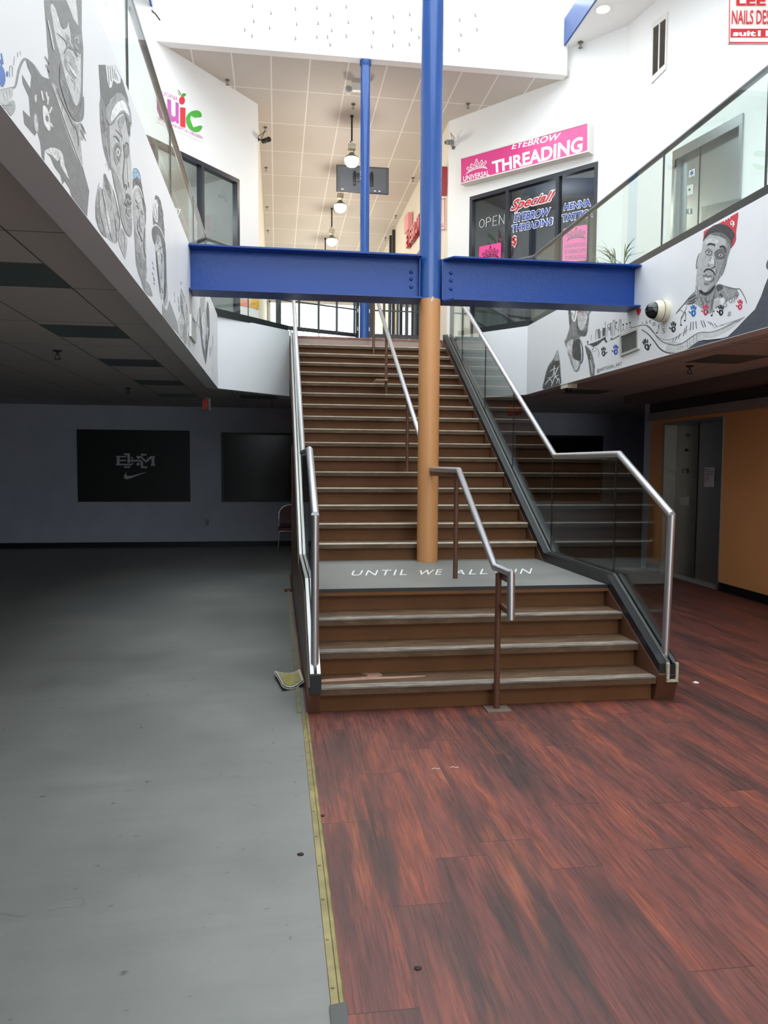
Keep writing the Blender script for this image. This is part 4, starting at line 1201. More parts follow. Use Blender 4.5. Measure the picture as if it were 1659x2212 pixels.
storefront('dark framed shop window with lettering under the pink sign', RA, RB_, RO0, RO1, ROZ, [dist(PRW, RA, 1203, 470), dist(PRW, RA, 1095, 480)], -1, 0)
# pink light box sign ----------------------------------------------------------
t = thing('light_box_sign', 'pink box sign with white tiara and lettering over the shop window', 'sign', tuple(PRW.at(1140, 400)))
q0 = Quad(PRW, (1005.8, 347.8), (1281.9, 271), (1005.8, 403.4), (1281.9, 334.8), .16)
n_ = PRW.n
def qbox(q, x0, y0, x1, y1, d0, d1): return prism(bmesh.new(), [q(x0, y0, d0), q(x1, y0, d0), q(x1, y1, d0), q(x0, y1, d0)], q.n*(d1-d0))
link('housing', qbox(q0, 0, 0, 1, 1, -.155, 0), WPL, t)
bm = bmesh.new()
for x0, y0, x1, y1 in ((0, 0, 1, .045), (0, .955, 1, 1), (0, .045, .008, .955), (.992, .045, 1, .955)): prism(bm, [q0(x0, y0), q0(x1, y0), q0(x1, y1), q0(x0, y1)], n_*.012)
link('frame', bm, WPL, t)
fc = link('face_panel', qbox(q0, .008, .045, .992, .955, 0, .004), PINK, t)
def tiara(bm, q, x0, y0, x1, y1, off=0, mi=0):
    """little tiara built of closed strokes in a unit box"""
    def g(x, y): return (x0+(x1-x0)*x, y0+(y1-y0)*y)
    def st(pts, w):
        L, R_ = ribbon([(x*1.0, y*.8) for x, y in pts], w)
        a = [bm.verts.new(q(*g(x, y/.8), off)) for x, y in L]; b = [bm.verts.new(q(*g(x, y/.8), off)) for x, y in R_]
        for i in range(len(a)-1): bm.faces.new((a[i], a[i+1], b[i+1], b[i])).material_index = mi
    st([(0, 0), (.18, .16), (.5, .24), (.82, .16), (1, 0)], .06); st([(.05, .12), (.22, .28), (.5, .36), (.78, .28), (.95, .12)], .045)
    for cx, h, dx in ((.16, .62, -.07), (.32, .78, -.05), (.5, .92, 0), (.68, .78, .05), (.84, .62, .07)):
        b0 = .34-.2*abs(cx-.5)
        st([(cx, b0), (cx-.085+dx*.4, b0+(h-b0)*.5), (cx-.04+dx, h-.1), (cx+dx, h), (cx+.04+dx, h-.1), (cx+.085+dx*.4, b0+(h-b0)*.5), (cx, b0)], .035)
        st([(cx+dx*.5, b0+.05), (cx+dx*.8, h-.16)], .03)
    for k in range(8):
        pass
    st([(.47, .95), (.5, 1.0), (.53, .95), (.5, .9), (.47, .95)], .05)
bm = bmesh.new(); Qc = lambda *c: Quad(PRW, *c, .166)
c4 = lambda x, y: (900+x/3.687, 200+y/3.687)
tiara(bm, Qc(c4(432, 585), c4(606, 520), c4(436, 672), c4(604, 628)), 0, 0, 1, 1)
text_on(bm, Qc(c4(413, 686), c4(620, 640), c4(413, 729), c4(622, 680)), 'UNIVERSAL', bold=.02)
link('lettering', bm, WV, fc)
bm = bmesh.new()
text_on(bm, Qc(c4(800, 428), c4(1190, 345), c4(796, 478), c4(1180, 400)), 'EYEBROW', bold=.02, shear=.2)
text_on(bm, Qc(c4(638, 572), c4(1362, 372), c4(652, 668), c4(1362, 495)), 'THREADING', bold=.035, shear=.08)
link('lettering', bm, WV, fc)
# window lettering ------------------------------------------------------------
def outlined(name, label, rows, pl, m1, m2, off=-.03, cat='window lettering', group=None):
    t = thing(name, label, cat, tuple(pl.at(*rows[0][1][2], off)))
    for body, c, kw in rows:
        bm = bmesh.new(); q = Quad(pl, *c, off); g = kw.get('g', .05); bo = kw.get('bold', .02); sh = kw.get('shear', 0)
        text_on(bm, q, body, bold=bo+.05, shear=sh, rect=(-.02, -.10, 1.02, 1.10)); link('outline', bm, m2, t)
        bm = bmesh.new(); text_on(bm, q, body, bold=bo, shear=sh, off=.006); link('letters', bm, m1, t)
    return t
outlined('window_lettering', 'red script word with exclamation mark on the middle shop pane', [('Special!', [c4(752, 855), c4(1102, 772), c4(738, 960), c4(1075, 880)], dict(shear=.35))], PRW, REDV, WV)
outlined('window_lettering', 'blue two line lettering with white outline on the middle shop pane', [('EYEBROW', [c4(778, 962), c4(1060, 912), c4(768, 1030), c4(1052, 972)], dict(shear=.1)), ('THREADING', [c4(755, 1055), c4(1078, 990), c4(752, 1110), c4(1072, 1048)], {})], PRW, BLUEV, WV)
outlined('window_lettering', 'blue two line lettering with white outline on the pane nearest the lift', [('HENNA', [c4(1172, 882), c4(1378, 842), c4(1165, 935), c4(1380, 898)], dict(shear=.05)), ('TATTOO', [c4(1152, 972), c4(1425, 915), c4(1150, 1028), c4(1425, 978)], {})], PRW, BLUEV, WV)
outlined('window_lettering', 'small red dollar sign on the middle shop pane', [('$', [c4(750, 1145), c4(792, 1137), c4(750, 1225), c4(792, 1218)], {})], PRW, REDV, WV)
t = thing('open_sign', 'unlit tube sign reading open in a thin frame behind the shop pane', 'sign', tuple(PRW.at(1060, 480, -.04)))
q = Quad(PRW, c4(480, 995), c4(705, 945), c4(475, 1092), c4(700, 1050), -.05)
bm = bmesh.new()
def bar_on(q, x0, y0, x1, y1, w): return tube(bm, [q(x0, y0), q(x1, y1)], w, 6)
for e in ((0, 0, 1, 0), (0, 1, 1, 1), (0, 0, 0, 1), (1, 0, 1, 1)): bar_on(q, *e, .006)
link('frame', bm, GREYV, t)
bm = bmesh.new()
def tl(pts, closed=False):
    tube(bm, [q(x, y, .004) for x, y in pts], .006, 6)
tl([(.14+.09*math.cos(a*math.pi/6), .5+.33*math.sin(a*math.pi/6)) for a in range(13)])
tl([(.30, .14), (.30, .86), (.40, .86), (.46, .7), (.44, .54), (.30, .5)])
tl([(.69, .86), (.54, .86), (.54, .14), (.69, .14)]); tl([(.54, .5), (.66, .5)])
tl([(.76, .14), (.76, .86), (.93, .14), (.93, .86)])
link('tube_letters', bm, WPL, t)
def pinkboard(label, c, crown_c, lines, m_, mb):
    t = thing('shop_poster', label, 'poster', tuple(PRW.at(*c[2], -.03)))
    q = Quad(PRW, *c, -.035)
    pts = []
    for cx, cy, a0 in ((.93, .95, 0), (.07, .95, 90), (.07, .05, 180), (.93, .05, 270)):
        for k in range(4): a = math.radians(a0+k*30); pts.append((cx+.07*math.cos(a), cy+.05*math.sin(a)))
    b_ = link('board', prism(bmesh.new(), [q(x, y, 0) for x, y in pts], q.n*.004), mb, t)
    bm = bmesh.new(); tiara(bm, q, *crown_c, off=.006)
    for body, r in lines: text_on(bm, q, body, off=.006, rect=r)
    link('lettering', bm, m_, b_)
pinkboard('hot pink shop board with black tiara at the foot of the narrow pane', [c4(490, 1225), c4(664, 1190), c4(486, 1470), c4(660, 1440)], (.12, .52, .92, .95), [('UNIVERSAL', (.12, .36, .88, .46)), ('EYEBROW', (.12, .22, .88, .32))], BLKV, PINKF)
pinkboard('pink shop board with grey tiara and three lines of lettering behind the railing glass', [c4(1160, 1080), c4(1352, 1045), c4(1152, 1352), c4(1346, 1335)], (.14, .6, .94, .97), [('UNIVERSAL', (.1, .41, .97, .52)), ('EYEBROW', (.1, .24, .97, .35)), ('THREADING', (.1, .07, .97, .18))], GREYV, mat('soft_pink_board', col(240, 120, 180), .5))
# fruit logo on the other chamfer wall ------------------------------------------
c2 = lambda x, y: (300+x/2.9625, y/2.9625)
lg = thing('wall_logo', 'pink red and green fruit logo lettering on the white upper wall', 'wall logo', tuple(PLW.at(385, 250)))
fL = crop(PLW, 300, 0, 2.9625, .004, False)
def lg_paint(name, txt): return Paint(fL).run(txt).done(name, MURAL, lg)
lg_paint('backing_plate', 'q 236,236,236 106,548 150,560 205,610 250,640 256,780 225,800 410,900 410,912 225,832 112,780')
lg_paint('letter_mark', '''
q 146,62,120 113,592 140,600 142,690 165,725 190,700 190,700 200,770 175,780 135,760 114,700
q 190,92,172 180,632 205,640 207,735 222,748 233,742 233,652 254,660 254,792 236,786 235,776 215,784 190,765 181,730''')
lg_paint('letter_mark', '''
q 222,52,62 262,686 297,690 297,818 263,808
d 222,52,62 275,643,19,26''')
lg_paint('leaf', '''
p 74,160,56 272,612 280,598 300,600 296,614 280,620
s 74,160,56 5 272,614 262,592 248,575
s 120,120,110 3 248,590 262,612''')
lg_paint('letter_mark', '''
p 76,176,60 402,745 392,716 365,706 330,716 306,740 300,768 312,810 340,838 372,846 396,832 404,806 378,806 360,812 342,796 334,766 346,742 366,742 380,752
p 76,176,60 330,730 360,722 372,745 352,800 330,800 312,770
p 240,240,240 334,742 348,752 366,755 376,772 366,795 350,816 338,790 328,762''')
bm = bmesh.new()
text_on(bm, Quad(PLW, c2(112, 570), c2(248, 620), c2(112, 596), c2(246, 648), .006), 'CALIFORNIA')
text_on(bm, Quad(PLW, c2(120, 750), c2(404, 872), c2(122, 775), c2(404, 894), .006), 'WOMEN, INFANTS & CHILDREN')
link('lettering', bm, mat('magenta_lettering', col(196, 92, 158), .5), lg)
# shop number on the window behind the railing
bm = bmesh.new(); text_on(bm, Quad(PLW, (375, 446), (393, 452), (374, 462), (391, 467), -.02), '107', bold=.02)
tag(link('shop_number', bm, WV), 'small white shop number on the pane under the fruit logo', 'lettering')

# ---------------------------------------------------------------- hanging sign at the frame edge
PN = vplane((4.9, 8.0), (5.9, 7.857))
t = thing('hanging_sign', 'white and red nail salon sign projecting at the upper corner', 'sign', tuple(PN.at(1640, 60)))
q = Quad(PN, (1575, -30), (1705, -30), (1574, 93), (1705, 93.5), 0)
link('board', qbox(q, 0, 0, 1, 1, -.04, 0), mat('sign_white', col(226, 216, 212), .4), t)
bm = bmesh.new()
for x0, y0, x1, y1 in ((0, 0, 1, .015), (0, .985, 1, 1), (0, 0, .012, 1), (.988, 0, 1, 1)): prism(bm, [q(x0, y0), q(x1, y0), q(x1, y1), q(x0, y1)], q.n*.006)
prism(bm, [q(.03, .10), q(.97, .10), q(.97, .25), q(.03, .25)], q.n*.004)
link('border', bm, REDV, t)
bm = bmesh.new()
def nq(a, b, c, d, s, **k): text_on(bm, Quad(PN, a, b, c, d, .008), s, **k)
nq((1590, -10), (1682, -10), (1590, 13), (1682, 13), "LEE'S", bold=.03); nq((1581, 23), (1694, 22), (1580, 53), (1694, 53), 'NAILS DESIGN', bold=.01)
link('lettering', bm, REDV, t)
bm = bmesh.new(); nq((1583, 67), (1676, 66.5), (1582, 79), (1676, 79.5), 'suit111', bold=.04); link('lettering', bm, WV, t)

# ---------------------------------------------------------------- lifts
def star_of_life(bm, q, cx, cy, r, asp):
    for a in (0, 60, 120):
        ca, sa = math.cos(math.radians(a+90)), math.sin(math.radians(a+90)); w_ = r*.22
        bm.faces.new([bm.verts.new(q(cx+(x*ca-y*sa)*asp, cy+x*sa+y*ca)) for x, y in ((-r, -w_), (r, -w_), (r, w_), (-r, w_))])
DOORM = mat('lift_steel', col(176, 172, 166), .38, metal=1, bump=.03, bscale=8)
t = thing('lift_door', 'dark stainless lift door with control panel in the orange brown wall', 'lift', (*ew(10.1), 0))
def pbox(pl, u0, v0, u1, v1, vb0, vb1, o0, o1):
    """slab on plane between photographed columns u0,u1 (top v0,v1; bottom vb0,vb1)"""
    q = Quad(pl, (u0, v0), (u1, v1), (u0, vb0), (u1, vb1), o0); return prism(bmesh.new(), [q(0, 0), q(1, 0), q(1, 1), q(0, 1)], pl.n*(o1-o0))
rc = -.18
def ty(u): return PW.at(u, 1080, rc).y
def lb(t0, t1, z0, z1, o0, o1):
    a, b = Vector((*ew(t0), 0)), Vector((*ew(t1), 0)); n = PW.n
    return prism(bmesh.new(), [Vector((p.x, p.y, z0)) for p in (a+n*o0, b+n*o0, b+n*o1, a+n*o1)], (0, 0, z1-z0))
link('door_panel', lb(9.36, ty(1479)-.012, .012, 2.30, rc-.04, rc-.012), DOORM, t)
pn = link('control_panel', lb(ty(1479)+.006, 10.93, .012, 2.30, rc-.04, rc), mat('lift_panel_steel', col(120, 114, 106), .35, metal=1), t)
link('door_gap', lb(ty(1479)-.012, ty(1479)+.006, .012, 2.30, rc-.04, rc-.03), BLACKM, t)
link('sill', lb(9.36, 10.93, 0, .012, rc-.04, .02), ALU, t)
link('jamb', lb(10.90, 10.93, 0, 2.33, rc, .02), DOORM, t); link('jamb', lb(9.33, 9.36, 0, 2.33, rc, .02), DOORM, t)
link('jamb', lb(9.36, 10.90, 2.295, 2.33, rc, .02), DOORM, t)
c6 = lambda x, y: (1380+x/5.03, 880+y/5.03)
bm = bmesh.new(); q = Quad(PW, c6(385, 275), c6(440, 270), c6(385, 332), c6(440, 330), rc+.003); star_of_life(bm, q, .5, .5, .48, .9); link('medical_star', bm, BLACKM, pn)
bm = bmesh.new(); lathe(bm, PW.at(*c6(392, 463), rc), [(.018, .0), (.018, -.02), (.01, -.022)], 16, 'X'); link('key_switch', bm, BLACKM, pn)
q = Quad(PW, c6(350, 665), c6(413, 663), c6(350, 712), c6(413, 713), rc+.002); fp = link('floor_plate', qbox(q, 0, 0, 1, 1, 0, .004), BLACKM, pn)
bm = bmesh.new(); text_on(bm, q, 'B', off=.007, rect=(.38, .12, .75, .9), bold=.02); link('lettering', bm, WV, fp)
q = Quad(PW, c6(328, 977), c6(426, 974), c6(328, 1063), c6(424, 1065), rc+.002); link('notice_plate', qbox(q, 0, 0, 1, 1, 0, .003), mat('etched_plate', col(196, 190, 182), .45, var=.25, vscale=60), pn)
q = Quad(PW, c6(583, 650), c6(686, 650), c6(578, 865), c6(680, 865), rc-.009)
o = link('paper_notice', qbox(q, 0, 0, 1, 1, 0, .002), mat('lilac_paper', col(226, 214, 222), .7)); tag(o, 'paper notice with several printed lines taped to the lower lift door', 'notice')
bm = bmesh.new()
for i, (s, w_) in enumerate((('Please', .4), ('contact us', .84), ('between', .7), ('these hours', .85), ('Closed', .4), ('Monday', .46), ('thank you', .62))): text_on(bm, q, s, off=.004, rect=(.08, .88-i*.1, .08+w_, .93-i*.1), bold=.02)
link('printing', bm, mat('dark_ink', col(70, 60, 80), .6), o)
# upper lift
t = thing('lift_door', 'bright stainless lift door seen through the mezzanine railing', 'lift', (*along(RA, RC, 1.7), FZ))
du = (Vector((*RC, 0))-Vector((*RA, 0))).normalized()
def ub(s0, s1, z0, z1, o0, o1):
    a, b = Vector((*RA, 0))+du*s0, Vector((*RA, 0))+du*s1; n = PRS.n
    return prism(bmesh.new(), [Vector((p.x, p.y, z0)) for p in (a+n*o0, b+n*o0, b+n*o1, a+n*o1)], (0, 0, z1-z0))
LST = mat('lift_steel_bright', col(178, 182, 184), .22, metal=1, bump=.02, bscale=6)
us = dist(PRS, RA, 1499, 430)
link('door_panel', ub(us+.01, UE1, FZ, UEZ, -.13, -.09), LST, t); up = link('control_panel', ub(UE0, us-.01, FZ, UEZ, -.13, -.08), LST, t)
link('door_gap', ub(us-.01, us+.01, FZ, UEZ, -.13, -.12), BLACKM, t)
link('head_casing', ub(UE0-.05, UE1+.05, UEZ-.005, UEZ+.13, -.1, .03), LST, t)
for a_, b_ in ((UE0-.05, UE0), (UE1, UE1+.05)): link('jamb', ub(a_, b_, FZ, UEZ, -.13, .03), LST, t)
q = Quad(PRS, (1479, 368), (1491, 362), (1479, 382), (1491, 377), -.078); pl2 = link('medical_star', qbox(q, 0, 0, 1, 1, 0, .002), WV, up)
bm = bmesh.new(); q2 = Quad(PRS, (1479, 368), (1491, 362), (1479, 382), (1491, 377), -.074); star_of_life(bm, q2, .5, .5, .42, .9); link('emblem', bm, BLUEV, pl2)
q = Quad(PRS, (1475, 400), (1488, 396), (1475, 421), (1488, 417), -.078); link('call_plate', qbox(q, 0, 0, 1, 1, 0, .004), WPL, up)
bm = bmesh.new(); lathe(bm, PRS.at(1481, 408, -.072), [(.016, 0), (.016, -.012)], 14, 'X'); link('key_switch', bm, BLACKM, up)
q = Quad(PRS, (1472, 451), (1485, 449), (1472, 461), (1485, 461), -.078); fp = link('floor_plate', qbox(q, 0, 0, 1, 1, 0, .004), GREYV, up)
bm = bmesh.new(); text_on(bm, q, '1', off=.007, rect=(.55, .12, .8, .9), bold=.02); link('lettering', bm, WV, fp)
# tall return air grille on the upper wall
vent('air_grille', Quad(PRS, (1411, 50), (1443.5, 26), (1408.5, 181), (1440, 149), .002), 'tall dark return air grille high on the white wall over the upper lift', 26, True, WPL, mat('grille_dark', col(48, 40, 36), .7), mat('grille_slat', col(84, 74, 68), .5))
g_ = [o for o in C.objects if o.name.startswith('air_grille')][0]; qg = Quad(PRS, (1411, 50), (1443.5, 26), (1408.5, 181), (1440, 149), .002)
link('centre_bar', qbox(qg, .47, .1, .54, .9, .004, .02), WPL, g_)
# ---------------------------------------------------------------- ceiling fittings
PC = Plane((0, 0, CH), (0, 0, 1))
def sprinkler(pl, u, v, label, m=STEEL, s=1.0):
    p = pl.at(u, v); t = thing('sprinkler', label, 'sprinkler', tuple(p))
    z = pl.p.z
    link('escutcheon', Lz((p.x, p.y, z), [(.045*s, 0), (.045*s, -.008), (.02*s, -.018)], 16), m, t, smooth=True)
    bm = bmesh.new(); lathe(bm, (p.x, p.y, z), [(.011*s, -.015), (.011*s, -.05*s)], 8); box(bm, p.x-.022*s, p.x-.017*s, p.y-.004, p.y+.004, z-.085*s, z-.045*s); box(bm, p.x+.017*s, p.x+.022*s, p.y-.004, p.y+.004, z-.085*s, z-.045*s); link('body', bm, m, t)
    link('deflector', Lz((p.x, p.y, z-.085*s), [(.034*s, 0), (.034*s, -.004)], 14), m, t)
    return t
sp = [((491, 175), 'sprinkler head on the upper ceiling next to the bulkhead over the fruit logo wall'), ((573, 277), 'sprinkler head on the upper ceiling just above the black corridor camera'), ((575, 364), 'second sprinkler head beyond the black corridor camera'), ((577, 449), 'third sprinkler head along the cream corridor wall'), ((579, 500), 'farthest sprinkler head along the cream corridor wall'), ((763, 227), 'sprinkler head between the twin lamp unit and the nearest pendant'), ((1011, 226), 'sprinkler head above the white wall with the silver camera'), ((892, 386), 'sprinkler head near the corridor wall beyond the television'), ((855, 468), 'small sprinkler head far along the upper corridor ceiling'), ((833, 516), 'farthest sprinkler head over the corridor end')]
for (u, v), l in sp: sprinkler(PC, u, v-2, l, mat('sprinkler_bronze', col(130, 124, 116), .35, metal=.6), .85)
PS2 = Plane((0, 0, SZ), (0, 0, 1)); sprinkler(PS2, 1254, 91, 'sprinkler head on the white soffit by the blue band', MATS['sprinkler_bronze'])
PCL = Plane((0, 0, CZ), (0, 0, 1))
DS = mat('dark_sprinkler', col(40, 36, 34), .5)
for u, v, l in ((124, 757, 'dark sprinkler head under the mezzanine above the grey floor'), (277, 838, 'tiny dark sprinkler head far under the mezzanine above the grey floor'), (1490, 790, 'dark sprinkler head under the mezzanine on the lift side')): sprinkler(PCL, u, v, l, DS)
# twin emergency lamp unit
p = PC.at(772, 181); t = thing('emergency_light', 'twin headed emergency light on the corridor ceiling behind the slim column', 'light', tuple(p))
link('housing', B(p.x-.10, p.x+.10, p.y-.04, p.y+.04, CH-.12, CH), WPL, t)
for dx in (-.15, .15):
    link('lens', Lz((p.x+dx, p.y-.09, CH-.13), [(.05, 0), (.045, -.006)], 18, 'Y'), mat('lamp_lens_grey', col(150, 150, 146), .2), t)
    bm = bmesh.new(); lathe(bm, (p.x+dx, p.y-.03, CH-.13), [(.03, .06), (.06, .03), (.07, -.05), (.062, -.06)], 18, 'Y'); link('lamp_head', bm, WPL, t, smooth=True)
# pendant lamps
def pendant(y, label, x=1.375, hid=False):
    t = thing('pendant_lamp', label, 'lamp', (x, y, CH), group='round pendant lamps down the corridor')
    link('cord', T([(x, y, CH), (x, y, 7.55)], .016, 8), BLACKM, t)
    link('canopy', Lz((x, y, CH), [(.03, 0), (.03, -.03)], 14), BLACKM, t)
    link('hook', T([(x, y, 7.56), (x-.03, y, 7.53), (x+.03, y, 7.50), (x, y, 7.47)], .007, 8), BLACKM, t)
    link('driver_box', B(x-.07, x+.07, y-.06, y+.06, 7.395, 7.485, bev=.012), CREAM, t, smooth=True)
    link('wire', T([(x+.03, y, 7.40), (x+.035, y, 7.36), (x-.02, y, 7.30)], .005, 6), BLACKM, t)
    link('lamp_cap', Lz((x, y, 0), [(.03, 7.345), (.05, 7.33), (.06, 7.30), (.125, 7.26), (.13, 7.235)], 28), mat('olive_lamp_cap', col(120, 124, 96), .5), t, smooth=True)
    link('globe', Lz((x, y, 0), [(.128, 7.237), (.132, 7.20), (.118, 7.15), (.085, 7.11), (.03, 7.09)], 28), BULB, t, smooth=True)
    l = bpy.data.lights.new('bulb_light', 'POINT'); l.energy = 34; l.color = (1, .94, .84); l.shadow_soft_size = .12
    o = bpy.data.objects.new('bulb_light', l); C.objects.link(o); o.location = (x, y, 6.98); o.parent = t; o.matrix_parent_inverse = pinv(t)
pendant(14.07, 'nearest glowing round pendant lamp hanging before the television')
pendant(16.58, 'second glowing pendant lamp hanging just below the television')
pendant(19.09, 'third glowing pendant lamp down the upper corridor')
pendant(21.6, 'farthest pendant lamp of the corridor with only its cord showing above the beam')
# television on ceiling mount, back towards us
P_tv = Plane((0, 15.3, 0), (0, 1, 0)); c = P_tv.at(783.5, 388)
t = thing('television', 'flat television seen from behind hanging from the corridor ceiling', 'television', tuple(c))
def tv(pts, m, nm):
    bm = bmesh.new(); box(bm, *pts, bev=.008); o = link(nm, bm, m, t, smooth=True); return o
TVM = mat('tv_back', col(92, 98, 108), .3)
x0, x1, z0, z1 = c.x-.525, c.x+.525, c.z-.262, c.z+.262
tv((x0, x1, c.y, c.y+.03, z0, z1), BLACKM, 'screen_bezel')
bm = bmesh.new(); a = [Vector(p) for p in ((x0+.012, c.y, z0+.012), (x1-.012, c.y, z0+.012), (x1-.012, c.y, z1-.012), (x0+.012, c.y, z1-.012))]; b = [Vector(p) for p in ((x0+.07, c.y-.03, z0+.08), (x1-.07, c.y-.03, z0+.08), (x1-.07, c.y-.03, z1-.05), (x0+.07, c.y-.03, z1-.05))]
va = [bm.verts.new(p) for p in a]; vb = [bm.verts.new(p) for p in b]; bm.faces.new(vb); bm.faces.new(va[::-1])
for i in range(4): bm.faces.new((va[i], va[(i+1) % 4], vb[(i+1) % 4], vb[i]))
link('back_shell', bm, TVM, t)
tv((c.x-.2, c.x+.2, c.y-.07, c.y-.03, c.z-.06, c.z+.1), mat('tv_bracket', col(50, 54, 60), .4), 'bracket')
for dx in (-.17, .17): tv((c.x+dx-.02, c.x+dx+.02, c.y-.09, c.y-.03, c.z-.14, c.z+.13), BLACKM, 'bracket_arm')
link('ceiling_pole', T([(c.x, c.y-.09, c.z), (c.x, c.y-.09, CH)], .022, 12), BLACKM, t)
for dx, w_ in ((-.43, .05), (.22, .05), (.31, .05)): tv((c.x+dx, c.x+dx+w_, c.y-.02, c.y-.012, z0+.04, z0+.07), WV, 'label_sticker')
# recessed downlight in the soffit
p = PS2.at(1303, 19); t = thing('downlight', 'glowing recessed round downlight in the white soffit', 'light', tuple(p))
link('trim_ring', Lz((p.x, p.y, SZ), [(.12, 0), (.12, -.006), (.1, -.01)], 32), WPL, t, smooth=True)
link('lens', Lz((p.x, p.y, SZ-.006), [(.098, 0), (.098, -.006)], 28), DLIGHT, t)
# security cameras
def domecam(name, label, p, n, r=.085):
    t = thing(name, label, 'security camera', tuple(p)); sgn = -1 if n.x < 0 else 1
    link('housing', Lz(p, [(r*1.15, 0), (r*1.18, sgn*.05), (r*1.1, sgn*.09), (r*.95, sgn*.115)], 30, 'X'), CREAM, t, smooth=True)
    link('seam_ring', Lz(p, [(r*1.2, sgn*.052), (r*1.2, sgn*.058)], 30, 'X'), mat('seam_grey', col(120, 112, 96), .5), t)
    link('dome', Lz(p+Vector((sgn*.115, 0, 0)), [(r*.9, 0), (r*.85, sgn*.03), (r*.62, sgn*.06), (r*.3, sgn*.078)], 28, 'X'), mat('smoked_dome', col(22, 22, 24), .08), t, smooth=True)
    return t
domecam('dome_camera', 'cream dome camera on the mural wall under the blue beam end', PFR.at(1438, 672)+Vector((0, 0, 0)), Vector((-1, 0, 0)))
p = PFR.at(1217, 838); t = thing('dome_camera', 'small dark dome camera on a cream box at the foot of the mural', 'security camera', (3.66, p.y, SOF))
link('mount_box', B(3.605, 3.74, p.y-.11, p.y+.11, SOF-.055, SOF-.001, bev=.006), CREAM, t)
link('dome', Lz((3.67, p.y, SOF-.055), [(.05, 0), (.048, -.02), (.035, -.042), (.012, -.052)], 24), MATS['smoked_dome'], t, smooth=True)
def bullet(label, base, d, m, arm, size=1):
    t = thing('bullet_camera', label, 'security camera', tuple(base)); base = Vector(base); d = Vector(d).normalized(); arm = Vector(arm)
    e = base+arm
    link('mount', T([base, base+arm*.12], .035*size, 16), m, t, smooth=True); link('arm', T([base, base+arm*.6, e], .013*size, 10), m, t, smooth=True)
    link('body', T([e-d*.08*size, e+d*.09*size], .042*size, 20), m, t, smooth=True); link('sunshade', T([e-d*.05*size, e+d*.12*size], .046*size, 20), m, t, smooth=True)
    link('lens', T([e+d*.121*size, e+d*.124*size], .03*size, 16), BLACKM, t, smooth=True)
    link('cable', T([e-d*.08*size, e-d*.13*size+Vector((0, 0, .07)), e-d*.02+Vector((0, 0, .16)), base+Vector((0, 0, .05))], .006, 6), m, t, smooth=True)
bullet('black bullet camera at the corner of the white wall and the corridor', (-.31, 13.95, 7.42), (.55, -.8, -.1), BLACKM, (.13, -.02, -.02), .95)
pc_ = PRW.at(980, 320); bullet('silver bullet camera on the white wall beside the tall column', pc_, (-.75, -.5, -.3), mat('silver_paint', col(140, 140, 138), .35, metal=.5), Vector((-.10, -.12, .05)), .95)
# hooks on the bulkhead face
pb = Plane((0, BY-.17, 0), (0, 1, 0))
HK = mat('hook_wire', col(120, 120, 124), .6)
pts = [(725, 40), (843, 85), (835, 180), (733, 138), (722, 232), (1000, 58), (1008, 155), (1000, 248), (1137, 52), (1145, 150), (1137, 238), (1224, 97), (1232, 196), (1222, 288), (1325, 45), (1338, 145), (1325, 232), (1205, 238), (1487, 115), (1497, 208), (1487, 300), (1625, 110), (1633, 205), (1622, 292), (676, 192), (1730, 95), (1742, 190), (1728, 285), (1790, 240), (2050, 130), (2058, 225), (2045, 320), (2150, 100), (2160, 190)]
h0 = None
for x, y in pts:
    p = pb.at(*c2(x, y))
    if h0 is None:
        h0 = link('wire_hook', T([(0, 0, .03), (.004, -.02, .0), (.01, -.028, -.02), (.0, -.034, -.035)], .009, 6), HK)
        tag(h0, 'tiny wire hook on the white bulkhead below the skylight', 'hook', 'wire hooks on the bulkhead'); h = h0
    else: h = h0.copy(); C.objects.link(h)
    h.location = p
# loose cable at the skylight corner
p = pb.at(322, 0); tag(link('loose_cable', T([pb.at(320, -12, .02), pb.at(323, 12, .03), pb.at(330, 28, .05), pb.at(338, 38, .09), pb.at(347, 48, .05)], .011, 8), BLACKM, smooth=True), 'loose dark cable dangling at the end of the bulkhead', 'cable')
tag(link('conduit', T([pb.at(324, -14, .02), pb.at(324, 14, .02)], .03, 10), BLUE2, smooth=True), 'short blue conduit dropping at the end of the bulkhead', 'pipe')
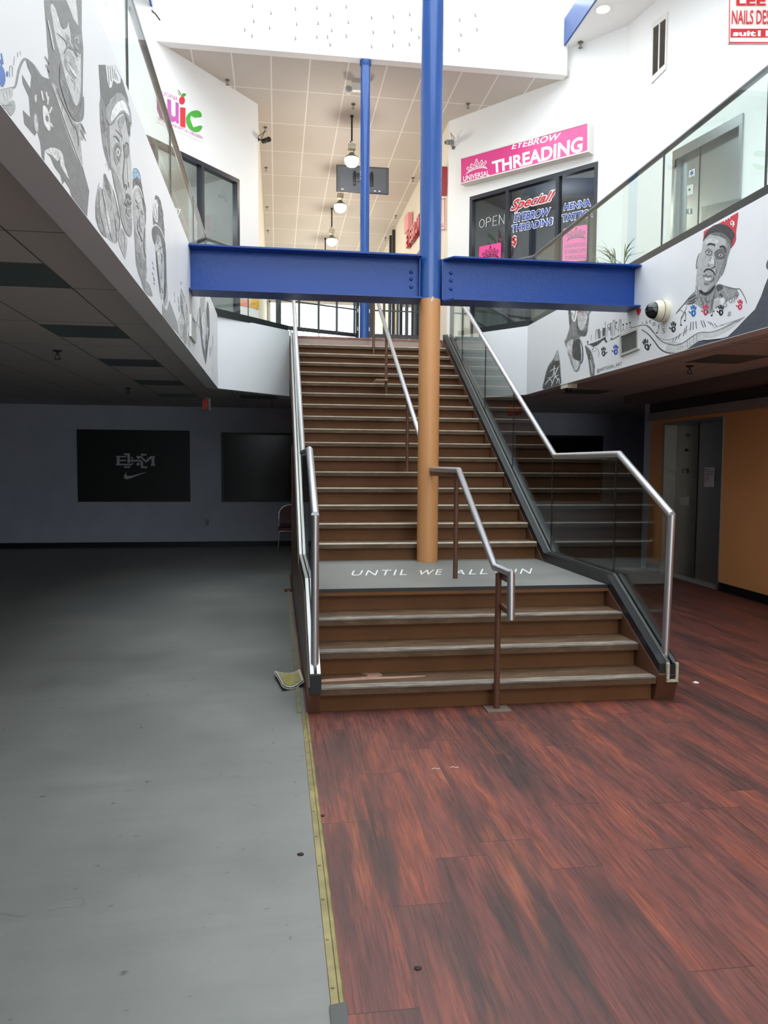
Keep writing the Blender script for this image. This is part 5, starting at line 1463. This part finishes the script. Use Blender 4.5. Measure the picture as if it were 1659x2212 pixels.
# palm
pp = Vector((4.79, 10.2, FZ)); t = thing('potted_palm', 'small green potted palm behind the railing glass above the blue beam', 'plant', tuple(pp))
link('pot', Lz(pp, [(.12, 0), (.16, .28), (.165, .3), (.15, .3)], 24), mat('clay_pot', col(120, 90, 70), .7), t, smooth=True)
rnd = random.Random(3)
for i in range(13):
    a0 = i*2.4+rnd.uniform(-.3, .3); el = rnd.uniform(.75, 1.35); L = rnd.uniform(.45, .72); bm = bmesh.new()
    o0 = pp+Vector((0, 0, .28)); tipc = o0+Vector((math.cos(a0)*math.cos(el)*L, math.sin(a0)*math.cos(el)*L, math.sin(el)*L))
    tube(bm, [o0, o0.lerp(tipc, .5)+Vector((0, 0, .02)), tipc], .005, 5)
    for k in range(11):
        a = a0+rnd.uniform(-1.0, 1.0); e2 = el*rnd.uniform(.2, 1.0); ln = rnd.uniform(.22, .42); st_ = o0.lerp(tipc, rnd.uniform(.65, 1)); d_ = Vector((math.cos(a)*math.cos(e2), math.sin(a)*math.cos(e2), math.sin(e2)))
        sd = d_.cross(Vector((0, 0, 1))).normalized(); prev = None
        for j in range(6):
            f_ = j/5; c_ = st_+d_*ln*f_+Vector((0, 0, -.22*ln*f_*f_*1.6)); w_ = .009*(1-f_)**.6*(.5+min(1, f_*4)*.5)+.0006
            cur = (bm.verts.new(c_-sd*w_), bm.verts.new(c_+Vector((0, 0, .002))), bm.verts.new(c_+sd*w_))
            if prev: bm.faces.new((prev[0], prev[1], cur[1], cur[0])); bm.faces.new((prev[1], prev[2], cur[2], cur[1]))
            prev = cur
    link('frond', bm, mat('palm_green', col(104, 134, 86), .5, var=.2, vscale=8), t)
# ---------------------------------------------------------------- corridor signs on the far shop wall
PK = Plane((3.17, 0, 0), (1, 0, 0))
c8 = lambda x, y: (820+x/8.295, 340+y/8.295)
RF, RS = mat('sign_pink_face', col(236, 160, 168), .4), mat('sign_red_side', col(168, 34, 44), .4)
def chan(label, items, depth=.1, board=None):
    t = thing('channel_letter_sign', label, 'sign', tuple(PK.at(*items[0][1][2])))
    for body, c in items:
        q = Quad(PK, *c, .01)
        for i, ch in enumerate(body):
            bm = bmesh.new(); n_ = len(body); text_on(bm, q, ch, rect=(i/n_+.01, 0, (i+.9)/n_, 1), depth=depth, bold=.03); link('letter', bm, [RF, RS], t)
    return t
t = chan('red channel lettering seen edge on down the upper corridor wall', [('EYEBROW', [c8(555, 1395), c8(800, 1000), c8(545, 1640), c8(800, 1290)])])
q = Quad(PK, c8(530, 1070), c8(600, 985), c8(533, 1385), c8(600, 1290), .12); link('panel', qbox(q, 0, 0, 1, 1, -.11, 0), [RF, RS], t)
t = chan('bold red channel letters on the corridor wall right beside the tall column', [('TH', [c8(1165, 190), c8(1225, 165), c8(1165, 700), c8(1215, 690)])], .1)
t = thing('wall_sign', 'white sign with thin red border on the corridor wall beside the tall column', 'sign', tuple(PK.at(960, 490)))
q = Quad(PK, c8(1110, 745), c8(1200, 735), c8(1110, 1300), c8(1200, 1300), .03); link('board', qbox(q, 0, 0, 1, 1, -.028, 0), mat('pale_sign', col(226, 200, 194), .4), t)
bm = bmesh.new()
for x0, y0, x1, y1 in ((0, 0, 1, .02), (0, .98, 1, 1), (.9, 0, 1, 1)): prism(bm, [q(x0, y0), q(x1, y0), q(x1, y1), q(x0, y1)], q.n*.004)
text_on(bm, q, 'G', off=.004, rect=(.3, .08, .7, .2)); link('border', bm, RS, t)
for y0, y1, l in ((15.0, 16.9, 'dark framed shop front in the upper corridor below the red lettering'), (17.4, 19.2, 'second dark framed shop front farther down the upper corridor')):
    t = thing('shop_window', l, 'shop window', (3.15, y0, FZ))
    link('frame', B(3.10, 3.168, y0, y0+.07, FZ, 6.35), BRONZE, t); link('frame', B(3.10, 3.168, y1-.07, y1, FZ, 6.35), BRONZE, t); link('frame', B(3.10, 3.168, y0, y1, 6.28, 6.35), BRONZE, t); link('frame', B(3.10, 3.168, (y0+y1)/2-.03, (y0+y1)/2+.03, FZ, 6.28), BRONZE, t)
    link('window_pane', B(3.14, 3.16, y0+.07, y1-.07, FZ, 6.28), mat('dark_shop_glass', col(30, 34, 40), .06), t)
t = thing('door_frame', 'tall narrow dark door frame far down the upper corridor wall', 'door frame', (3.13, 20.5, FZ)); link('post', B(3.09, 3.165, 20.35, 20.45, FZ, 7.95), BRONZE, t); link('post', B(3.09, 3.165, 20.85, 20.95, FZ, 7.95), BRONZE, t)

# ---------------------------------------------------------------- downstairs
# ceiling light panels (switched off)
PNL = mat('light_panel_off', col(98, 108, 108), .35)
def panel(x, y, label):
    t = thing('ceiling_light', label, 'ceiling light', (x, y, CZ), group='switched off ceiling light panels')
    bm = bmesh.new(); box(bm, x-.3, x+.3, y-.3, y+.3, CZ-.004, CZ-.001); link('diffuser', bm, PNL, t)
for i, (x, y) in enumerate(((-1.6, 4.86), (-1.6, 6.83), (-1.6, 8.83), (-1.6, 10.9), (-1.6, 12.9))): panel(x, y, ('unlit square light panel nearest the mural edge, at the frame side', 'unlit square light panel, second in the row along the mural edge', 'unlit square light panel, third in the row along the mural edge', 'unlit square light panel, fourth in the row along the mural edge', 'unlit square light panel closest to the far wall by the mural edge')[i])
for i, (x, y) in enumerate(((-4.1, 8.83), (-4.1, 10.9), (-.3, 12.9))): panel(x, y, ('unlit light panel in the row away from the mural edge, cut by the frame', 'unlit light panel in the row away from the mural edge, near the dark corner', 'unlit light panel behind the angled white edge')[i])
for x, y, l in ((4.65, 7.33, 'unlit light panel under the mezzanine on the lift side'), (4.65, 10.9, 'unlit light panel far back on the lift side')): panel(x, y, l)
# black boards on the far wall
PB_ = Plane((0, 15.4, 0), (0, 1, 0))
t = thing('wall_poster', 'matte black wall poster with grey interlocked monogram and curved tick', 'poster', (-2.77, 15.4, .9))
link('panel', B(-3.84, -1.70, 15.375, 15.384, .9, 2.31), DARKP, t)
lgm = mat('grey_print', col(205, 206, 208), .6)
PB2 = Plane((0, 15.37, 0), (0, 1, 0)); f7 = lambda x, y, o: PB2.at(220+x/11.06, 950+y/11.06, o)
LG = '''
q 1 335,385 590,385 585,420 425,420 425,475 585,475 585,510 425,510 425,572 720,572 755,545 700,545 700,540 755,540 760,560 715,612 335,610 335,585 355,570 355,410 335,405
q 1 520,325 670,325 670,480 930,480 985,530 985,635 1082,635 1080,676 930,676 930,545 905,520 670,520 668,552 612,552 612,370 560,365 522,345
q 1 530,635 678,635 678,672 530,672
q 1 700,395 755,445 755,460 700,460
q 1 822,385 940,385 1052,490 1160,390 1275,390 1270,420 1255,425 1258,580 1275,590 1275,620 1172,620 1172,590 1188,580 1188,450 1052,552 925,430 905,430 905,460 840,460 840,415 822,405
q 1 825,590 845,545 905,545 905,612 825,612
q 1 925,335 1072,335 1070,375 985,375 980,400 925,355
'''
class P2(Paint):
    pass
bm = bmesh.new()
for ln in LG.strip().splitlines():
    pts = [tuple(map(float, a.split(','))) for a in ln.split()[2:]]
    vs = [bm.verts.new(f7(x, y, .001)) for x, y in pts]
    for tr in tessellate_polygon([[Vector((x, y, 0)) for x, y in pts]]):
        try: bm.faces.new([vs[i] for i in tr])
        except ValueError: pass
link('monogram', bm, lgm, t)
sw = smoothpts([(590, 765), (535, 850), (530, 905), (560, 938), (620, 940), (760, 892), (1070, 768), (800, 838), (660, 862), (600, 850), (578, 815)], 3)
bm = bmesh.new(); vs = [bm.verts.new(f7(x, y, .001)) for x, y in sw]
for tr in tessellate_polygon([[Vector((x, y, 0)) for x, y in sw]]):
    try: bm.faces.new([vs[i] for i in tr])
    except ValueError: pass
link('tick_mark', bm, lgm, t)
def frameboard(x0, x1, z0, z1, label, m=DARKP):
    t = thing('notice_board', label, 'notice board', ((x0+x1)/2, 15.38, z0))
    link('panel', B(x0+.04, x1-.04, 15.372, 15.384, z0+.04, z1-.04), mat('glossy_black_panel', col(20, 22, 26), .18), t)
    bm = bmesh.new()
    for a in ((x0, x1, z0, z0+.045), (x0, x1, z1-.045, z1)): box(bm, a[0], a[1], 15.355, 15.384, a[2], a[3])
    for a in ((x0, x0+.045), (x1-.045, x1)): box(bm, a[0], a[1], 15.355, 15.384, z0+.045, z1-.045)
    link('frame', bm, BLACKM, t)
frameboard(-1.09, 1.05, .9, 2.285, 'glossy black framed board on the far wall, partly behind the staircase')
frameboard(5.0, 6.93, .91, 2.31, 'black board on the dark far wall seen over the stair balustrade')
tag(link('wall_outlet', B(-1.42, -1.34, 15.378, 15.4, .42, .55), mat('outlet_plate', col(150, 152, 168), .5)), 'small outlet plate on the blue grey wall under the gap between boards', 'outlet')
EXITS = []
for u, v, l in ((446, 868, 'red exit sign hanging from the ceiling above the grey floor side'), (1111, 880, 'red exit sign seen through the stair balustrade glass')):
    pe = Plane((0, 13.2, 0), (0, 1, 0)).at(u, v); t = thing('exit_sign', l, 'exit sign', tuple(pe)); x, y, z = pe
    z = min(z, CZ-.12)
    link('housing', B(x-.16, x+.16, y-.02, y+.02, z-.1, z+.1), WPL if u < 900 else RS, t)
    link('canopy', B(x-.03, x+.03, y-.02, y+.02, z+.1, CZ), WPL, t)
    EXITS.append(t)
    bm = bmesh.new(); P3 = Plane((0, y-.022, 0), (0, 1, 0)); q = Quad.__new__(Quad); q.c = [Vector((x-.14, y-.022, z+.07)), Vector((x+.14, y-.022, z+.07)), Vector((x-.14, y-.022, z-.07)), Vector((x+.14, y-.022, z-.07))]; q.n = Vector((0, -1, 0))
    text_on(bm, q, 'EXIT', bold=.02); link('lettering', bm, EXITR, t)
for e_ in EXITS: e_.rotation_euler = (0, 0, math.radians(-66))
# banquet chair by the far wall
cx, cy = .26, 14.72
t = thing('banquet_chair', 'chrome framed chair with burgundy round back beside the staircase by the far wall', 'chair', (cx, cy, 0))
BURG = mat('burgundy_vinyl', col(110, 52, 52), .45, var=.08)
link('seat', B(cx-.23, cx+.23, cy-.22, cy+.22, .38, .44, bev=.022), BURG, t, smooth=True)
prof = [(cx-.2, .50)]+[(cx-.2*math.cos(a*math.pi/10), .66+.19*math.sin(a*math.pi/10)) for a in range(11)]+[(cx+.2, .50)]
bk = [Vector((x, cy+.20+(z-.45)*.18, z)) for x, z in prof]
link('backrest', prism(bmesh.new(), bk, (0, .035, 0)), BURG, t)
link('back_frame', T([Vector((cx-.215, cy+.19, .38))]+[v+Vector(((v.x-cx)*.08, .018, (v.z-.66)*.03 if v.z > .66 else 0)) for v in bk]+[Vector((cx+.215, cy+.19, .38))], .012, 10), CHROME, t, smooth=True)
for sx in (-1, 1):
    link('leg', T([(cx+sx*.2, cy-.19, .39), (cx+sx*.235, cy-.235, 0)], .012, 10), CHROME, t, smooth=True)
    link('leg', T([(cx+sx*.2, cy+.19, .39), (cx+sx*.225, cy+.25, 0)], .012, 10), CHROME, t, smooth=True)
link('seat_rail', T([(cx-.21, cy-.2, .375), (cx+.21, cy-.2, .375)], .01, 8), CHROME, t)
# brass transition strip
t = thing('floor_trim_strip', 'worn brass edge strip with rivets between grey concrete and wood floor', 'floor strip', (.19, 3.5, 0))
BRS = mat('worn_brass', col(150, 138, 96), .5, metal=.4, var=.28, vscale=9)
bm = bmesh.new()
prism(bm, [Vector(p) for p in ((.160, -3, 0), (.162, -3, .004), (.186, -3, .005), (.188, -3, .012), (.200, -3, .009), (.205, -3, .001))], (0, 7.92, 0)); link('strip', bm, BRS, t)
link('strip_joint', prism(bmesh.new(), [Vector(p) for p in ((.156, 2.0, 0), (.156, 2.0, .008), (.207, 2.0, .015), (.209, 2.0, .0))], (0, .2, 0)), mat('dark_strip_end', col(92, 92, 90), .5, metal=.5), t)
for i in range(24):
    y = 2.28+i*.245
    if y > 4.9: break
    link('rivet', Lz((.172, y, .005), [(.006, 0), (.005, .003), (.002, .004)], 10), BRS, t, smooth=True)
bm = bmesh.new(); box(bm, .135, .165, 4.95, 9.8, .0, .012); o = link('edge_strip', bm, mat('dusty_edge', col(128, 122, 96), .7, var=.25, vscale=6)); tag(o, 'dusty floor edge strip along the base of the stair side', 'floor strip')
# newspaper
t = thing('newspaper', 'folded newspaper with yellow green cover picture on the grey floor beside the stairs', 'newspaper', (.09, 5.65, 0))
FPL = Plane((0, 0, 0), (0, 0, 1)); c_ = [(592, 1462), (648, 1457), (656, 1484), (610, 1494)]
def sheet(sc, z, m, wob, nm, zo=0):
    P4 = [FPL.at(*p) for p in c_]; ce = sum(P4, Vector())/4; P4 = [ce+(p-ce)*sc for p in P4]; bm = bmesh.new(); n = 8; vs = []
    for j in range(n+1):
        for i in range(n+1):
            s, r = i/n, j/n; p = P4[0].lerp(P4[1], s).lerp(P4[3].lerp(P4[2], s), r); k = abs(s-.5)*2
            vs.append(bm.verts.new((p.x, p.y, z+wob*(.5+.5*math.sin(5*s+3*r))+zo*k*k)))
    for j in range(n):
        for i in range(n): bm.faces.new((vs[j*(n+1)+i], vs[j*(n+1)+i+1], vs[(j+1)*(n+1)+i+1], vs[(j+1)*(n+1)+i]))
    r_e = bmesh.ops.extrude_face_region(bm, geom=bm.faces[:]); bmesh.ops.translate(bm, verts=[v for v in r_e['geom'] if isinstance(v, bmesh.types.BMVert)], vec=(0, 0, .004))
    return link(nm, bm, m, t, smooth=True)
sheet(1.03, .002, mat('newsprint', col(206, 202, 196), .8), .008, 'inner_pages', .03); 
def npm():
    k = NT('newspaper_cover', .6); tc = k.n('TexCoord').outputs['Object']; a = k.noise(k.scale(tc, (9, 20, 1)), 2, 5, .7); b = k.noise(tc, 45, 3, .7)
    c = k.ramp(a, [(.36, col(96, 92, 100)), (.44, col(212, 206, 200)), (.5, col(168, 160, 60)), (.6, col(196, 186, 84)), (.75, col(150, 140, 70))]); c = k.mix(k.math('MULTIPLY', b, .35), c, col(110, 90, 50)); k.l(c, k.b.inputs['Base Color']); return k.m
sheet(.97, .012, MATS['newsprint'], .010, 'front_page', .03); sheet(.80, .0175, npm(), .010, 'cover_picture', .02)
# litter
def scrap(u, v, s, label, m, cat='litter'):
    p = FPL.at(u, v); bm = bmesh.new(); r_n = random.Random(u); n = 9
    top = [bm.verts.new((p.x+s*(.6+.5*r_n.random())*math.cos(k*2*math.pi/n)*1.3, p.y+s*(.6+.5*r_n.random())*math.sin(k*2*math.pi/n), .004+s*.25*r_n.random())) for k in range(n)]
    mid = bm.verts.new((p.x, p.y, .006+s*.3))
    for k in range(n): bm.faces.new((top[k], top[(k+1) % n], mid))
    bt = [bm.verts.new((v_.co.x, v_.co.y, .001)) for v_ in top]
    for k in range(n): bm.faces.new((top[k], bt[k], bt[(k+1) % n], top[(k+1) % n]))
    bm.faces.new(bt[::-1]); o = link('scrap', bm, m); o.name = 'paper_scrap'; return tag(o, label, cat)
scrap(1503, 1475, .022, 'tiny white paper scrap on the wood floor past the stair foot', WV)
scrap(1452, 1503, .008, 'tiniest white crumb on the wood floor at the stair corner', WV)
scrap(1406, 1226, .075, 'white crumpled paper by the baseboard next to the lift', WV)
for u, v, s, l in ((902, 2093, .010, 'dark crumb on the near wood floor'), (697, 1763, .010, 'dark speck on the wood by the brass strip'), (650, 1847, .012, 'dark bit of debris on the grey floor by the brass strip')): scrap(u, v, s, l, mat('debris', col(52, 40, 36), .8))

# lit warm fixture downstairs beyond the frame edge, mirrored in the lower lift door
t = thing('ceiling_light', 'warm lit tube fixture under the mezzanine beyond the lift', 'ceiling light', (4.75, 4.2, CZ))
link('tube_fixture', B(4.66, 4.84, 3.6, 4.8, CZ-.05, CZ), WPL, t)
link('tube_glow', T([(4.75, 3.65, CZ-.07), (4.75, 4.75, CZ-.07)], .016, 10), emis('warm_tube_glow', col(255, 220, 160), 6), t)
l = bpy.data.lights.new('tube_light', 'AREA'); l.shape = 'RECTANGLE'; l.size = .1; l.size_y = 1.1; l.energy = 9; l.color = (1, .84, .62)
o = bpy.data.objects.new('tube_light', l); C.objects.link(o); o.location = (4.75, 4.2, CZ-.1); o.parent = t; o.matrix_parent_inverse = pinv(t)

# painted patches imitating signs reflected in the railing glass under the blue beam
for nm, c4_, m_, l in (('reflection_patch', ((541, 640), (559, 643), (541, 664), (559, 669)), mat('yellow_reflection', col(232, 182, 70), .6, var=.2, vscale=30), 'yellow painted reflection low on the white wall under the blue beam'),
                  ('reflection_patch', ((519, 645), (539, 647), (519, 660), (539, 664)), mat('salmon_reflection', col(236, 160, 130), .6), 'salmon painted reflection beside the yellow one under the blue beam')):
    q = Quad(PLW, *c4_, .004); t = tag(link(nm, qbox(q, 0, 0, 1, 1, 0, .004), m_), l, 'notice')

# banner stand upstairs, seen through the stair glass under the beam
pst = Plane((0, 13.0, 0), (0, 1, 0)); a_, b_ = pst.at(1000, 668), pst.at(1013.5, 722)
t = thing('poster_stand', 'narrow white poster stand seen through the stair glass under the beam', 'poster stand', ((a_.x+b_.x)/2, 13.0, FZ))
link('board', B(a_.x, b_.x, 12.99, 13.01, FZ+.12, 4.95), mat('poster_white', col(232, 234, 230), .5), t)
for z_, h_, c_m in ((4.62, .10, 'suite'), (4.40, .14, 'or'), (4.1, .2, '')):
    link('print_block', B(a_.x+.02, b_.x-.02, 12.984, 12.99, z_-h_, z_-h_*.2), mat('print_grey_green', col(118, 138, 124), .6, var=.3, vscale=25), t)
link('foot', B(a_.x-.03, b_.x+.03, 12.85, 13.15, FZ-.01, FZ+.02), BLACKM, t); link('stem', B((a_.x+b_.x)/2-.015, (a_.x+b_.x)/2+.015, 13.01, 13.03, FZ, 4.7), BLACKM, t)
TP = mat('clear_tape', col(190, 180, 172), .25)
o = link('tape_scrap', prism(bmesh.new(), [Vector((QX-.104*math.sin(.1)+dx_, QY-.1065, z_)) for dx_, z_ in ((-.005, 3.235), (.014, 3.232), (.03, 3.275), (.012, 3.278))], (0, .002, 0)), TP); tag(o, 'bit of clear tape on the column where tan meets blue', 'tape')
for u, v, l in ((941, 1662, 'wrinkled clear tape scrap on the wood floor below the stair foot'), (981, 1659, 'second clear tape scrap beside the first on the wood floor')):
    p = FPL.at(u, v); o = link('tape_scrap', T([p+Vector((-.022, 0, .003)), p+Vector((-.005, .008, .004)), p+Vector((.01, -.006, .003)), p+Vector((.024, .004, .003))], .0025, 6), TP, smooth=True); tag(o, l, 'tape')
